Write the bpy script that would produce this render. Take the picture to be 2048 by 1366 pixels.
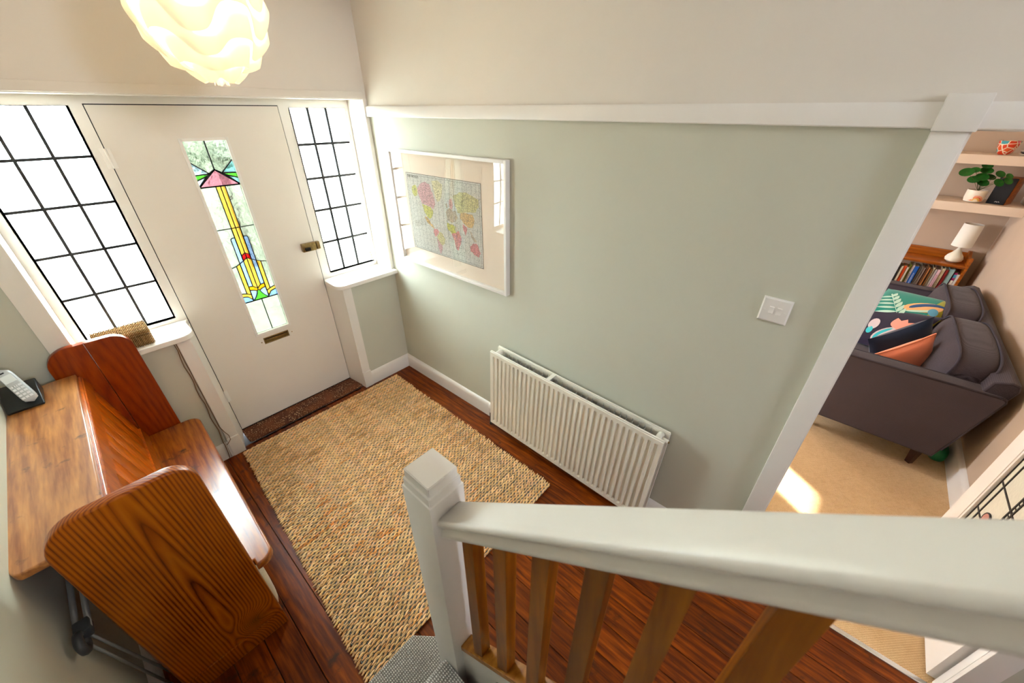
import bpy, bmesh, math, random
from mathutils import Vector, Matrix
from math import sin, cos, pi, radians, tan, sqrt, atan2
random.seed(7)
for o in list(bpy.data.objects):
    bpy.data.objects.remove(o)
SC = bpy.context.scene
COL = SC.collection

# ------------------------------------------------------------------ camera
cam_d = bpy.data.cameras.new('camera')
cam = bpy.data.objects.new('camera', cam_d); COL.objects.link(cam); SC.camera = cam
Rr = Vector((0.6590136, -0.7521285, 0.0019519)); Ru = Vector((0.3876244, 0.3418574, 0.8560846)); Rf = Vector((0.6445529, 0.5634148, -0.5168320))
m = Matrix.Identity(4)
for i in range(3):
    m[i][0] = Rr[i]; m[i][1] = Ru[i]; m[i][2] = -Rf[i]
m[0][3], m[1][3], m[2][3] = -1.55571, -2.78696, 1.98106
cam.matrix_world = m
cam_d.sensor_width = 36; cam_d.sensor_fit = 'HORIZONTAL'; cam_d.lens = 13.469
cam_d.clip_start = 0.02
cam_d.dof.use_dof = True; cam_d.dof.focus_distance = 2.3; cam_d.dof.aperture_fstop = 4.0

# ------------------------------------------------------------------ world, sun, exposure
w = bpy.data.worlds.new('sky'); SC.world = w; w.use_nodes = True
bgn = w.node_tree.nodes['Background']
bgn.inputs[0].default_value = (0.86, 0.95, 1.08, 1); bgn.inputs[1].default_value = 14.0
sd = bpy.data.lights.new('sun', 'SUN'); sd.energy = 14.0; sd.angle = radians(0.8); sd.color = (1, .93, .82)
so = bpy.data.objects.new('sun', sd); COL.objects.link(so)
sun_dir = Vector((0.55, 0.83, 0.53)).normalized()
so.rotation_euler = sun_dir.to_track_quat('Z', 'Y').to_euler()
SC.view_settings.view_transform = 'Standard'; SC.view_settings.look = 'None'
SC.view_settings.exposure = 1.8; SC.view_settings.gamma = 1.0; SC.view_settings.use_curve_mapping = False

def lamp(name, loc, energy, color, radius=.04):
    d = bpy.data.lights.new(name, 'POINT'); d.energy = energy; d.color = color; d.shadow_soft_size = radius
    o = bpy.data.objects.new(name, d); COL.objects.link(o); o.location = loc
    return o
def portal(name, loc, rot, sx, sy):
    d = bpy.data.lights.new(name, 'AREA'); d.shape = 'RECTANGLE'; d.size = sx; d.size_y = sy
    d.cycles.is_portal = True
    o = bpy.data.objects.new(name, d); COL.objects.link(o); o.location = loc; o.rotation_euler = rot
    return o
lamp('pendant_bulb', (-1.04, -1.06, 2.30), 6.0, (1.0, .74, .46), .05)
lamp('living_room_fill', (1.9, -1.6, 2.1), 3.5, (1.0, .78, .55), .08)  # added warm fill light, out of view, to brighten the living room

# ------------------------------------------------------------------ helpers
def C_(h):
    h = h.lstrip('#'); r = [int(h[i:i+2], 16) / 255 for i in (0, 2, 4)]
    return tuple([(x / 12.92 if x <= .04045 else ((x + .055) / 1.055) ** 2.4) for x in r] + [1])

ORG = {}
def org(p):
    return ORG.get(p.name, Vector((0, 0, 0))) if p else Vector((0, 0, 0))

def put(o, label=None, cat=None, group=None, kind=None):
    if label: o['label'] = label
    if cat: o['category'] = cat
    if group: o['group'] = group
    if kind: o['kind'] = kind
    return o

def thing(name, loc, label=None, cat=None, group=None, rz=0, kind=None, rx=0):
    o = bpy.data.objects.new(name, None); o.empty_display_size = .05
    COL.objects.link(o); o.location = loc; o.rotation_euler = (rx, 0, rz)
    ORG[o.name] = Vector(loc)
    return put(o, label, cat, group, kind)

def mesh_obj(name, verts, faces, mat, parent=None, local=False, smooth=False, mats=None, fm=None, flip=False):
    """world-space verts unless local; children share the origin of their root"""
    me = bpy.data.meshes.new(name)
    vs = [Vector(v) for v in verts]
    if parent is None:
        if not local:
            lo = Vector((min(v.x for v in vs), min(v.y for v in vs), min(v.z for v in vs)))
            hi = Vector((max(v.x for v in vs), max(v.y for v in vs), max(v.z for v in vs)))
            og = Vector(((lo.x + hi.x) / 2, (lo.y + hi.y) / 2, lo.z))
            vs = [v - og for v in vs]
        else: og = Vector((0, 0, 0))
    else:
        og = org(parent)
        if not local: vs = [v - og for v in vs]
    me.from_pydata([tuple(v) for v in vs], [], faces)
    if flip: me.flip_normals()
    for mm in (mats or [mat]): me.materials.append(mm)
    if fm:
        for p, i in zip(me.polygons, fm): p.material_index = i
    if smooth:
        for p in me.polygons: p.use_smooth = True
    me.update()
    o = bpy.data.objects.new(name, me); COL.objects.link(o)
    if parent: o.parent = parent
    else: o.location = og
    ORG[o.name] = og
    return o

def from_bm(name, bm, mat, parent=None, local=False, smooth=False, mats=None):
    bm.verts.index_update()
    vs = [v.co.copy() for v in bm.verts]; fs = [[v.index for v in f.verts] for f in bm.faces]
    fm = [f.material_index for f in bm.faces]
    bm.free()
    return mesh_obj(name, vs, fs, mat, parent, local, smooth, mats, fm)

def bm_box(bm, lo, hi, mi=0):
    x0, y0, z0 = lo; x1, y1, z1 = hi
    if x0 > x1: x0, x1 = x1, x0
    if y0 > y1: y0, y1 = y1, y0
    if z0 > z1: z0, z1 = z1, z0
    v = [bm.verts.new(p) for p in ((x0,y0,z0),(x1,y0,z0),(x1,y1,z0),(x0,y1,z0),(x0,y0,z1),(x1,y0,z1),(x1,y1,z1),(x0,y1,z1))]
    fs = [bm.faces.new([v[i] for i in f]) for f in ((3,2,1,0),(4,5,6,7),(0,1,5,4),(1,2,6,5),(2,3,7,6),(3,0,4,7))]
    for f in fs: f.material_index = mi
    return v, fs

def box(name, lo, hi, mat, parent=None, bev=0.0, local=False, seg=2):
    bm = bmesh.new(); bm_box(bm, lo, hi)
    if bev:
        bmesh.ops.bevel(bm, geom=bm.edges[:], offset=bev, segments=seg, profile=.6, affect='EDGES')
    o = from_bm(name, bm, mat, parent, local)
    if bev: autosmooth(o)
    return o

def autosmooth(o, ang=35):
    me = o.data
    for p in me.polygons: p.use_smooth = True
    bm = bmesh.new(); bm.from_mesh(me)
    for e in bm.edges:
        if len(e.link_faces) == 2 and e.calc_face_angle(0) > radians(ang): e.smooth = False
    bm.to_mesh(me); bm.free()
    return o

def boxes(name, lst, mat, parent=None, local=False, mats=None):
    bm = bmesh.new()
    for b in lst: bm_box(bm, b[0], b[1], b[2] if len(b) > 2 else 0)
    return from_bm(name, bm, mat, parent, local, mats=mats)

def prism(name, pts, axis, a, b, mat, parent=None, local=False, bev=0, seg=2, ang=35):
    """pts 2D polygon; axis 'x','y','z' extrude between a and b. pts give the two other coords in order"""
    bm = bmesh.new()
    def P(p, t):
        return {'x': (t, p[0], p[1]), 'y': (p[0], t, p[1]), 'z': (p[0], p[1], t)}[axis]
    A = [bm.verts.new(P(p, a)) for p in pts]; B = [bm.verts.new(P(p, b)) for p in pts]
    n = len(pts)
    bm.faces.new(A[::-1]); bm.faces.new(B)
    for i in range(n): bm.faces.new((A[i], A[(i+1) % n], B[(i+1) % n], B[i]))
    bmesh.ops.recalc_face_normals(bm, faces=bm.faces[:])
    if bev:
        es = [e for e in bm.edges if any(len(f.verts) > 4 or f.verts[:] for f in e.link_faces) and (all(v in A for v in e.verts) or all(v in B for v in e.verts))]
        bmesh.ops.bevel(bm, geom=es, offset=bev, segments=seg, profile=.6, affect='EDGES')
    o = from_bm(name, bm, mat, parent, local)
    return autosmooth(o, ang)

def rrect(x0, y0, x1, y1, r, n=6):
    """rounded rectangle, r = single or (ll, lr, ur, ul)"""
    if not isinstance(r, (tuple, list)): r = (r,) * 4
    pts = []
    for (cx, cy, sx, sy, a0, rr) in ((x0, y0, 1, 1, pi, r[0]), (x1, y0, -1, 1, 1.5*pi, r[1]), (x1, y1, -1, -1, 0, r[2]), (x0, y1, 1, -1, .5*pi, r[3])):
        if rr <= 0: pts.append((cx, cy)); continue
        for i in range(n+1):
            t = a0 + i / n * pi / 2
            pts.append((cx + sx*rr + cos(t)*rr, cy + sy*rr + sin(t)*rr))
    return pts

def lathe_vf(prof, n=32, c=(0,0,0), sx=1, sy=1):
    vs = []; fs = []
    for (r, z) in prof:
        for i in range(n):
            a = 2*pi*i/n; vs.append((c[0]+r*cos(a)*sx, c[1]+r*sin(a)*sy, c[2]+z))
    for j in range(len(prof)-1):
        for i in range(n):
            i2 = (i+1) % n
            fs.append((j*n+i, j*n+i2, (j+1)*n+i2, (j+1)*n+i))
    return vs, fs
def lathe(name, prof, mat, parent=None, c=(0,0,0), n=32, cap=True, local=False):
    vs, fs = lathe_vf(prof, n, c)
    if cap:
        if prof[0][0] > 1e-5: fs.append(tuple(range(n-1, -1, -1)))
        if prof[-1][0] > 1e-5: k = (len(prof)-1)*n; fs.append(tuple(range(k, k+n)))
    return autosmooth(mesh_obj(name, vs, fs, mat, parent, local), 40)

def tube_vf(path, r, n=8, closed=False):
    path = [Vector(p) for p in path]; vs = []; fs = []; N = len(path)
    up = Vector((0, 0, 1)); prev = None
    for i, p in enumerate(path):
        if closed: t = path[(i+1) % N] - path[i-1]
        else: t = path[min(i+1, N-1)] - path[max(i-1, 0)]
        t.normalize()
        if prev is None:
            u = t.cross(up)
            if u.length < .05: u = t.cross(Vector((1, 0, 0)))
        else: u = prev - t * prev.dot(t)
        u.normalize(); prev = u; v = t.cross(u)
        rr = r[i] if isinstance(r, (list, tuple)) else r
        for k in range(n):
            a = 2*pi*k/n; vs.append(tuple(p + u*cos(a)*rr + v*sin(a)*rr))
    L = N if closed else N-1
    for i in range(L):
        for k in range(n):
            k2 = (k+1) % n; j = (i+1) % N
            fs.append((i*n+k, i*n+k2, j*n+k2, j*n+k))
    if not closed: fs.append(tuple(range(n-1, -1, -1))); fs.append(tuple(range((N-1)*n, N*n)))
    return vs, fs
def tube(name, path, r, mat, parent=None, n=8, closed=False, local=False):
    vs, fs = tube_vf(path, r, n, closed)
    return mesh_obj(name, vs, fs, mat, parent, local, smooth=True)
def merge(parts):
    vs = []; fs = []
    for v, f in parts:
        k = len(vs); vs += list(v); fs += [tuple(i+k for i in q) for q in f]
    return vs, fs

# ------------------------------------------------------------------ materials
MATS = {}
def new_mat(name):
    mt = bpy.data.materials.new(name); mt.use_nodes = True
    nt = mt.node_tree; b = nt.nodes['Principled BSDF']; MATS[name] = mt
    return mt, nt, b
def N(nt, t, **kw):
    n = nt.nodes.new(t)
    for k, v in kw.items():
        if k in n.inputs: n.inputs[k].default_value = v
        else: setattr(n, k, v)
    return n
def L(nt, a, b): nt.links.new(a, b)
def math_(nt, op, a, b=None, c=None):
    n = nt.nodes.new('ShaderNodeMath'); n.operation = op
    for i, v in enumerate((a, b, c)):
        if v is None: continue
        if isinstance(v, (int, float)): n.inputs[i].default_value = v
        else: L(nt, v, n.inputs[i])
    return n.outputs[0]
def ramp(nt, fac, stops, interp='LINEAR'):
    r = nt.nodes.new('ShaderNodeValToRGB'); cr = r.color_ramp; cr.interpolation = interp
    while len(cr.elements) < len(stops): cr.elements.new(.5)
    for e, (p, c) in zip(cr.elements, stops): e.position = p; e.color = c
    L(nt, fac, r.inputs[0]); return r.outputs[0]
def mixc(nt, fac, a, b, mode='MIX'):
    n = nt.nodes.new('ShaderNodeMix'); n.data_type = 'RGBA'; n.blend_type = mode
    for inp, v in ((n.inputs[0], fac), (n.inputs[6], a), (n.inputs[7], b)):
        if isinstance(v, (int, float, tuple)): inp.default_value = v
        else: L(nt, v, inp)
    return n.outputs[2]
def bump(nt, b, h, strength=.3, dist=.002):
    n = nt.nodes.new('ShaderNodeBump'); n.inputs['Strength'].default_value = strength; n.inputs['Distance'].default_value = dist
    L(nt, h, n.inputs['Height']); L(nt, n.outputs[0], b.inputs['Normal']); return n
def coords(nt, scale=(1, 1, 1), rnd=False, rot=(0, 0, 0), loc=(0, 0, 0)):
    tc = nt.nodes.new('ShaderNodeTexCoord'); v = tc.outputs['Object']
    if rnd:
        oi = nt.nodes.new('ShaderNodeObjectInfo'); mm = N(nt, 'ShaderNodeVectorMath', operation='MULTIPLY_ADD')
        cx = nt.nodes.new('ShaderNodeCombineXYZ')
        for i in range(3): L(nt, oi.outputs['Random'], cx.inputs[i])
        L(nt, cx.outputs[0], mm.inputs[0]); mm.inputs[1].default_value = (13.1, 7.7, 17.3); L(nt, v, mm.inputs[2]); v = mm.outputs[0]
    mp = nt.nodes.new('ShaderNodeMapping'); mp.inputs['Scale'].default_value = scale; mp.inputs['Rotation'].default_value = rot; mp.inputs['Location'].default_value = loc
    L(nt, v, mp.inputs[0]); return mp.outputs[0]

def plain(name, col, rough=.5, spec=.5, metal=0, coat=0, bscale=0, bstr=.1, var=0.0, vscale=6, sheen=0):
    mt, nt, b = new_mat(name)
    c = C_(col) if isinstance(col, str) else col
    b.inputs['Base Color'].default_value = c; b.inputs['Roughness'].default_value = rough
    b.inputs['Specular IOR Level'].default_value = spec; b.inputs['Metallic'].default_value = metal
    b.inputs['Coat Weight'].default_value = coat; b.inputs['Coat Roughness'].default_value = .15
    b.inputs['Sheen Weight'].default_value = sheen
    if var:
        nz = N(nt, 'ShaderNodeTexNoise', Scale=vscale, Detail=3.0); L(nt, coords(nt), nz.inputs['Vector'])
        d = tuple([x * (1 - var) for x in c[:3]] + [1]); l = tuple([min(1, x * (1 + var * .6)) for x in c[:3]] + [1])
        L(nt, ramp(nt, nz.outputs[0], [(.3, d), (.7, l)]), b.inputs['Base Color'])
    if bscale:
        nz = N(nt, 'ShaderNodeTexNoise', Scale=bscale, Detail=3.0); L(nt, coords(nt), nz.inputs['Vector'])
        bump(nt, b, nz.outputs[0], bstr, .002)
    return mt

def wood(name, stops, axis='z', ring=30., tilt=(0, 0, 0), off=(0, 0, 0), dist=.01, rough=.35, coat=.3, streak=.35, rnd=False,
         knot=None, bstr=.15, blotch=None, kring=.6):
    """grain = rings around an axis parallel to `axis` (tilted for cathedral figure) + fine streaks"""
    mt, nt, b = new_mat(name)
    v = coords(nt, rnd=rnd, rot=tilt, loc=off)
    st = {'x': (1.2, 16, 16), 'y': (16, 1.2, 16), 'z': (16, 16, 1.2)}[axis]
    m2 = N(nt, 'ShaderNodeMapping'); m2.inputs['Scale'].default_value = tuple(s*.35 for s in st); L(nt, v, m2.inputs[0])
    nz = N(nt, 'ShaderNodeTexNoise', Scale=1.0, Detail=4.0, Roughness=.55); L(nt, m2.outputs[0], nz.inputs['Vector'])
    sep = nt.nodes.new('ShaderNodeSeparateXYZ'); L(nt, v, sep.inputs[0])
    ax = {'x': (1, 2), 'y': (0, 2), 'z': (0, 1)}[axis]
    a, c = sep.outputs[ax[0]], sep.outputs[ax[1]]
    r = math_(nt, 'SQRT', math_(nt, 'ADD', math_(nt, 'MULTIPLY', a, a), math_(nt, 'MULTIPLY', c, c)))
    r = math_(nt, 'ADD', r, math_(nt, 'MULTIPLY', nz.outputs[0], dist * 3))
    if knot:
        (kx, ky, kz), kr = knot
        dv = N(nt, 'ShaderNodeVectorMath', operation='DISTANCE'); tc = nt.nodes.new('ShaderNodeTexCoord')
        L(nt, tc.outputs['Object'], dv.inputs[0]); dv.inputs[1].default_value = (kx, ky, kz)
        e = math_(nt, 'POWER', 2.718, math_(nt, 'MULTIPLY', math_(nt, 'MULTIPLY', dv.outputs['Value'], dv.outputs['Value']), -1/(kr*kr)))
        r = math_(nt, 'ADD', r, math_(nt, 'MULTIPLY', e, .07))
    s = math_(nt, 'FRACT', math_(nt, 'MULTIPLY', r, ring))
    s = math_(nt, 'POWER', math_(nt, 'ABSOLUTE', math_(nt, 'SUBTRACT', math_(nt, 'MULTIPLY', s, 2), 1)), .7)
    m3 = N(nt, 'ShaderNodeMapping'); m3.inputs['Scale'].default_value = tuple(x*6 for x in st); L(nt, v, m3.inputs[0])
    n2 = N(nt, 'ShaderNodeTexNoise', Scale=1.0, Detail=3.0); L(nt, m3.outputs[0], n2.inputs['Vector'])
    n3 = N(nt, 'ShaderNodeTexNoise', Scale=3.5, Detail=3.0); L(nt, v, n3.inputs['Vector'])
    f = math_(nt, 'MULTIPLY_ADD', s, kring, math_(nt, 'MULTIPLY', math_(nt, 'SUBTRACT', n2.outputs[0], .5), streak * 2))
    f = math_(nt, 'ADD', f, math_(nt, 'MULTIPLY', math_(nt, 'SUBTRACT', n3.outputs[0], .4), .5))
    col = ramp(nt, f, stops)
    if knot:
        col = mixc(nt, math_(nt, 'MULTIPLY', math_(nt, 'POWER', e, 3), .8), col, tuple(x*.25 for x in stops[-1][1][:3]) + (1,))
    if rnd:
        oi = nt.nodes.new('ShaderNodeObjectInfo')
        k = math_(nt, 'MULTIPLY_ADD', oi.outputs['Random'], .5, .72)
        cc = nt.nodes.new('ShaderNodeCombineXYZ')
        for i in range(3): L(nt, k, cc.inputs[i])
        col = mixc(nt, 1.0, col, cc.outputs[0], 'MULTIPLY')
    if blotch:
        n4 = N(nt, 'ShaderNodeTexNoise', Scale=blotch[0], Detail=5.0, Roughness=.65); L(nt, coords(nt), n4.inputs['Vector'])
        col = mixc(nt, ramp(nt, n4.outputs[0], [(blotch[1], (0, 0, 0, 1)), (blotch[1]+.1, (1, 1, 1, 1))]), col, blotch[2])
    L(nt, col, b.inputs['Base Color'])
    b.inputs['Roughness'].default_value = rough; b.inputs['Coat Weight'].default_value = coat; b.inputs['Coat Roughness'].default_value = .36 if name in ('pew_ledge_wood', 'pew_seat_wood') else .14
    bump(nt, b, math_(nt, 'ADD', s, n2.outputs[0]), bstr, .0008)
    return mt

def schlick(nt, f0, f1, e=5):
    lw = nt.nodes.new('ShaderNodeLayerWeight'); lw.inputs[0].default_value = .5
    return math_(nt, 'ADD', math_(nt, 'MULTIPLY', math_(nt, 'POWER', lw.outputs['Facing'], e), f1), f0)
def glass(name, col, wavy=20., strength=.6, refr=.35, dirt=0.0):
    mt = bpy.data.materials.new(name); mt.use_nodes = True; nt = mt.node_tree; nt.nodes.clear()
    out = nt.nodes.new('ShaderNodeOutputMaterial')
    c = C_(col) if isinstance(col, str) else col
    tr = N(nt, 'ShaderNodeBsdfTransparent'); rf = N(nt, 'ShaderNodeBsdfRefraction'); rf.inputs['IOR'].default_value = 1.12; rf.inputs['Roughness'].default_value = .05
    nz = N(nt, 'ShaderNodeTexNoise', Scale=wavy, Detail=2.0, Distortion=1.2); L(nt, coords(nt), nz.inputs['Vector'])
    bp = N(nt, 'ShaderNodeBump', Strength=strength, Distance=.01); L(nt, nz.outputs[0], bp.inputs['Height'])
    L(nt, bp.outputs[0], rf.inputs['Normal'])
    tint = ramp(nt, nz.outputs[0], [(.3, tuple(x * .86 for x in c[:3]) + (1,)), (.62, c)])
    L(nt, tint, tr.inputs['Color']); L(nt, tint, rf.inputs['Color'])
    mx = N(nt, 'ShaderNodeMixShader'); mx.inputs[0].default_value = refr; L(nt, tr.outputs[0], mx.inputs[1]); L(nt, rf.outputs[0], mx.inputs[2])
    gl = N(nt, 'ShaderNodeBsdfGlossy'); gl.inputs['Roughness'].default_value = .05
    b2 = N(nt, 'ShaderNodeBump', Strength=.15, Distance=.004); L(nt, nz.outputs[0], b2.inputs['Height']); L(nt, b2.outputs[0], gl.inputs['Normal'])
    m2 = N(nt, 'ShaderNodeMixShader'); L(nt, schlick(nt, .03, .6), m2.inputs[0]); L(nt, mx.outputs[0], m2.inputs[1]); L(nt, gl.outputs[0], m2.inputs[2])
    L(nt, m2.outputs[0], out.inputs[0]); MATS[name] = mt
    return mt

M_white = plain('white_gloss_paint', '#F0E9E2', .32, bscale=60, bstr=.05, var=.03, vscale=3)
M_wframe = plain('white_frame_paint', '#F1E9E0', .35, var=.03, vscale=2)
M_door = plain('door_cream_paint', '#ECE1D4', .38, bscale=25, bstr=.04, var=.03, vscale=1.5)
M_cream = plain('cream_wall', '#EBE1D6', .8, spec=.25, bscale=120, bstr=.08, var=.03, vscale=1.2)
M_green = plain('sage_green_wall', '#CDCAB9', .62, spec=.35, bscale=120, bstr=.08, var=.03, vscale=1.2)
M_ceil = plain('ceiling_white', '#F0EBE2', .8)
M_peach = plain('living_room_wall', '#C6AF99', .8, spec=.25, bscale=120, bstr=.06, var=.03)
M_shelfp = plain('shelf_paint', '#F0DDC9', .45, var=.02)
M_lead = plain('lead', '#2A2724', .55, metal=.3)
M_black = plain('black_rubber_and_gap_shade', '#080706', .6)
M_brass = plain('aged_brass', '#9C8456', .32, metal=.9, var=.25, vscale=60)
M_chrome = plain('chrome', '#C8C8C8', .18, metal=1)
M_darkmetal = plain('dark_metal', '#3A332B', .4, metal=.8)
M_rad = plain('radiator_enamel', '#EFE7D8', .33, var=.03)
M_fin = plain('convector_steel', '#B4AEA2', .4, metal=.4)
M_plastic = plain('white_plastic', '#EDE6E0', .3)
M_tin = plain('shiny_strip', '#D9D7D2', .25, metal=.8)

DK = C_('#2A0F05')
M_floor = wood('floor_board_wood', [(0, C_('#541E00')), (.35, C_('#863A00')), (.75, C_('#B45C06')), (1, C_('#CC7412'))], 'y', ring=40, tilt=(radians(2), 0, 0), off=(0, 0, .03), dist=.02, rough=.42, coat=.0, streak=.5, rnd=True, bstr=.3, blotch=(9, .60, C_('#402009')), kring=.22)
M_pewend = wood('pew_end_wood', [(0, C_('#561A00')), (.3, C_('#944200')), (.6, C_('#B05A02')), (1, C_('#C06A06'))], 'z', ring=100, tilt=(radians(-1.6), radians(1.2), 0), off=(.15, 1.25, 0), dist=.006, rough=.34, coat=.08, streak=.2, knot=((-.085, -1.229, .155), .06), bstr=.2, kring=.62)
M_pewfar = wood('pew_far_end_wood', [(0, C_('#782400')), (.4, C_('#983A00')), (1, C_('#B45402'))], 'z', ring=45, tilt=(radians(-6), 0, 0), off=(.16, -.02, .1), dist=.01, rough=.3, coat=.1, streak=.3, kring=.3)
M_seat = wood('pew_seat_wood', [(0, C_('#7A3204')), (.4, C_('#B06010')), (1, C_('#CE842A'))], 'y', ring=40, tilt=(radians(3), 0, 0), off=(.05, 0, -.47), dist=.012, rough=.26, coat=.6, streak=.4, blotch=(9, .60, C_('#4E2209')), kring=.3)
M_ledge = wood('pew_ledge_wood', [(0, C_('#94501C')), (.4, C_('#CC8844')), (1, C_('#E8B67C'))], 'y', ring=36, tilt=(radians(3), 0, 0), off=(.33, 0, -.94), dist=.012, rough=.3, coat=1.0, streak=.4, blotch=(11, .61, C_('#5A2C12')), kring=.3)
M_pewback = wood('pew_back_wood', [(0, C_('#B04800')), (.4, C_('#DC6E00')), (1, C_('#F08C14'))], 'z', ring=50, tilt=(radians(5), 0, 0), dist=.03, rough=.28, coat=.5, streak=.3, rnd=True, kring=.25)
M_pine = wood('baluster_pine', [(0, C_('#7C4206')), (.4, C_('#A4600C')), (1, C_('#BA7A20'))], 'z', ring=40, tilt=(radians(5), 0, 0), dist=.03, rough=.4, coat=.1, streak=.25, rnd=True, kring=.3)
M_pinerail = wood('base_rail_pine', [(0, C_('#A05C10')), (.4, C_('#C88830')), (1, C_('#DEA24C'))], 'y', ring=40, dist=.03, rough=.4, coat=.1, streak=.25, kring=.3)
M_bookcase = wood('bookcase_wood', [(0, C_('#8A4208')), (.4, C_('#B4600C')), (1, C_('#CC8020'))], 'y', ring=30, dist=.03, rough=.4, coat=.2, kring=.3)
M_floor.node_tree.nodes['Principled BSDF'].inputs['Specular IOR Level'].default_value = .25
for _m in (M_pewend, M_pewfar, M_pine): _m.node_tree.nodes['Principled BSDF'].inputs['Specular IOR Level'].default_value = .3
M_leg = plain('dark_leg', '#3A1408', .4, coat=.3)

def terrazzo():
    mt, nt, b = new_mat('threshold_terrazzo')
    v = coords(nt)
    vo = N(nt, 'ShaderNodeTexVoronoi', Scale=95.0); L(nt, v, vo.inputs['Vector'])
    nz = N(nt, 'ShaderNodeTexNoise', Scale=9.0, Detail=3.0); L(nt, v, nz.inputs['Vector'])
    spk = ramp(nt, math_(nt, 'ADD', vo.outputs['Distance'], math_(nt, 'MULTIPLY', nz.outputs[0], .5)), [(.46, (1, 1, 1, 1)), (.52, (0, 0, 0, 1))])
    base = ramp(nt, nz.outputs[0], [(.35, C_('#4A2412')), (.7, C_('#7A4428'))])
    L(nt, mixc(nt, spk, base, C_('#E0B488')), b.inputs['Base Color']); b.inputs['Roughness'].default_value = .5; b.inputs['Specular IOR Level'].default_value = .25
    return mt
M_terr = terrazzo()

def jute():
    mt, nt, b = new_mat('jute')
    tc = nt.nodes.new('ShaderNodeTexCoord'); oi = nt.nodes.new('ShaderNodeObjectInfo')
    geo = nt.nodes.new('ShaderNodeNewGeometry')
    mp = N(nt, 'ShaderNodeMapping'); mp.inputs['Scale'].default_value = (7, 40, 1); L(nt, geo.outputs['Position'], mp.inputs[0])
    nz = N(nt, 'ShaderNodeTexNoise', Scale=1.0, Detail=4.0, Roughness=.7); L(nt, mp.outputs[0], nz.inputs['Vector'])
    n2 = N(nt, 'ShaderNodeTexNoise', Scale=2.2, Detail=2.0); L(nt, geo.outputs['Position'], n2.inputs['Vector'])
    n3 = N(nt, 'ShaderNodeTexNoise', Scale=420.0, Detail=2.0); L(nt, geo.outputs['Position'], n3.inputs['Vector'])
    f = math_(nt, 'ADD', math_(nt, 'MULTIPLY', nz.outputs[0], .75), math_(nt, 'MULTIPLY', n2.outputs[0], .42))
    f = math_(nt, 'ADD', f, math_(nt, 'MULTIPLY', math_(nt, 'SUBTRACT', n3.outputs[0], .5), .25))
    col = ramp(nt, f, [(.36, C_('#8E7658')), (.46, C_('#D69E64')), (.54, C_('#F0C088')), (.62, C_('#F6D4A4')), (.72, C_('#E89A50'))])
    at = N(nt, 'ShaderNodeAttribute', attribute_name='tint')
    col = mixc(nt, 1.0, col, at.outputs['Color'], 'MULTIPLY')
    L(nt, col, b.inputs['Base Color']); b.inputs['Roughness'].default_value = .75; b.inputs['Specular IOR Level'].default_value = .25
    bump(nt, b, n3.outputs[0], .5, .001)
    return mt
M_jute = jute()
def backing():
    mt, nt, b = new_mat('rug_backing')
    v = coords(nt)
    wv = N(nt, 'ShaderNodeTexWave', Scale=60.0); wv.bands_direction = 'X'; L(nt, v, wv.inputs['Vector'])
    L(nt, ramp(nt, wv.outputs[0], [(.3, C_('#23282B')), (.5, C_('#5F6466')), (.8, C_('#A79F92'))]), b.inputs['Base Color']); b.inputs['Roughness'].default_value = .9
    return mt
M_back = backing()

def weave(name, c1, c2, sc, rot=0, bs=.6, dist=.002, rough=.9, sheen=.2, c3=None):
    mt, nt, b = new_mat(name)
    v = coords(nt, rot=(0, 0, rot))
    w1 = N(nt, 'ShaderNodeTexWave', Scale=sc, Distortion=1.5, Detail=2.0); w1.inputs['Detail Scale'].default_value = 3; w1.bands_direction = 'X'; L(nt, v, w1.inputs['Vector'])
    w2 = N(nt, 'ShaderNodeTexWave', Scale=sc * .7, Distortion=1.5, Detail=2.0); w2.inputs['Detail Scale'].default_value = 3; w2.bands_direction = 'Y'; L(nt, v, w2.inputs['Vector'])
    w3 = N(nt, 'ShaderNodeTexWave', Scale=sc * .7, Distortion=1.5, Detail=2.0); w3.bands_direction = 'Z'; L(nt, v, w3.inputs['Vector'])
    h = math_(nt, 'MULTIPLY', w1.outputs['Fac'], math_(nt, 'ADD', math_(nt, 'MULTIPLY', w2.outputs['Fac'], .6), math_(nt, 'MULTIPLY', w3.outputs['Fac'], .6)))
    nz = N(nt, 'ShaderNodeTexNoise', Scale=5.0, Detail=4.0); L(nt, v, nz.inputs['Vector'])
    f = math_(nt, 'ADD', h, math_(nt, 'MULTIPLY', math_(nt, 'SUBTRACT', nz.outputs[0], .5), .35))
    L(nt, ramp(nt, f, [(.05, C_(c1)), (.6, C_(c2))] + ([(1, C_(c3))] if c3 else [])), b.inputs['Base Color'])
    b.inputs['Roughness'].default_value = rough; b.inputs['Sheen Weight'].default_value = sheen; b.inputs['Specular IOR Level'].default_value = .2
    bump(nt, b, h, bs, dist)
    return mt
M_stair = weave('stair_carpet_grey', '#7C746C', '#EAE0D6', 45, 0, 1.0, .004)
M_sisal = weave('sisal_carpet', '#C09262', '#F4D09A', 55, radians(45), .8, .002)
M_sofa = weave('sofa_fabric', '#352E32', '#564C54', 160, 0, .3, .0006, sheen=.15)
M_piping = plain('sofa_piping', '#3E3842', .9)
M_wicker = weave('wicker', '#7A4A1C', '#DDB47A', 50, 0, 1.0, .004, rough=.6, sheen=0)

# ================================================================== STRUCTURE
ZR = 1.943      # rail bottom
HC = 3.3        # ceiling
XL = -2.03      # left wall
def struct(o, label=None):
    o['kind'] = 'structure'
    if label: o['label'] = label
    return o

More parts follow.
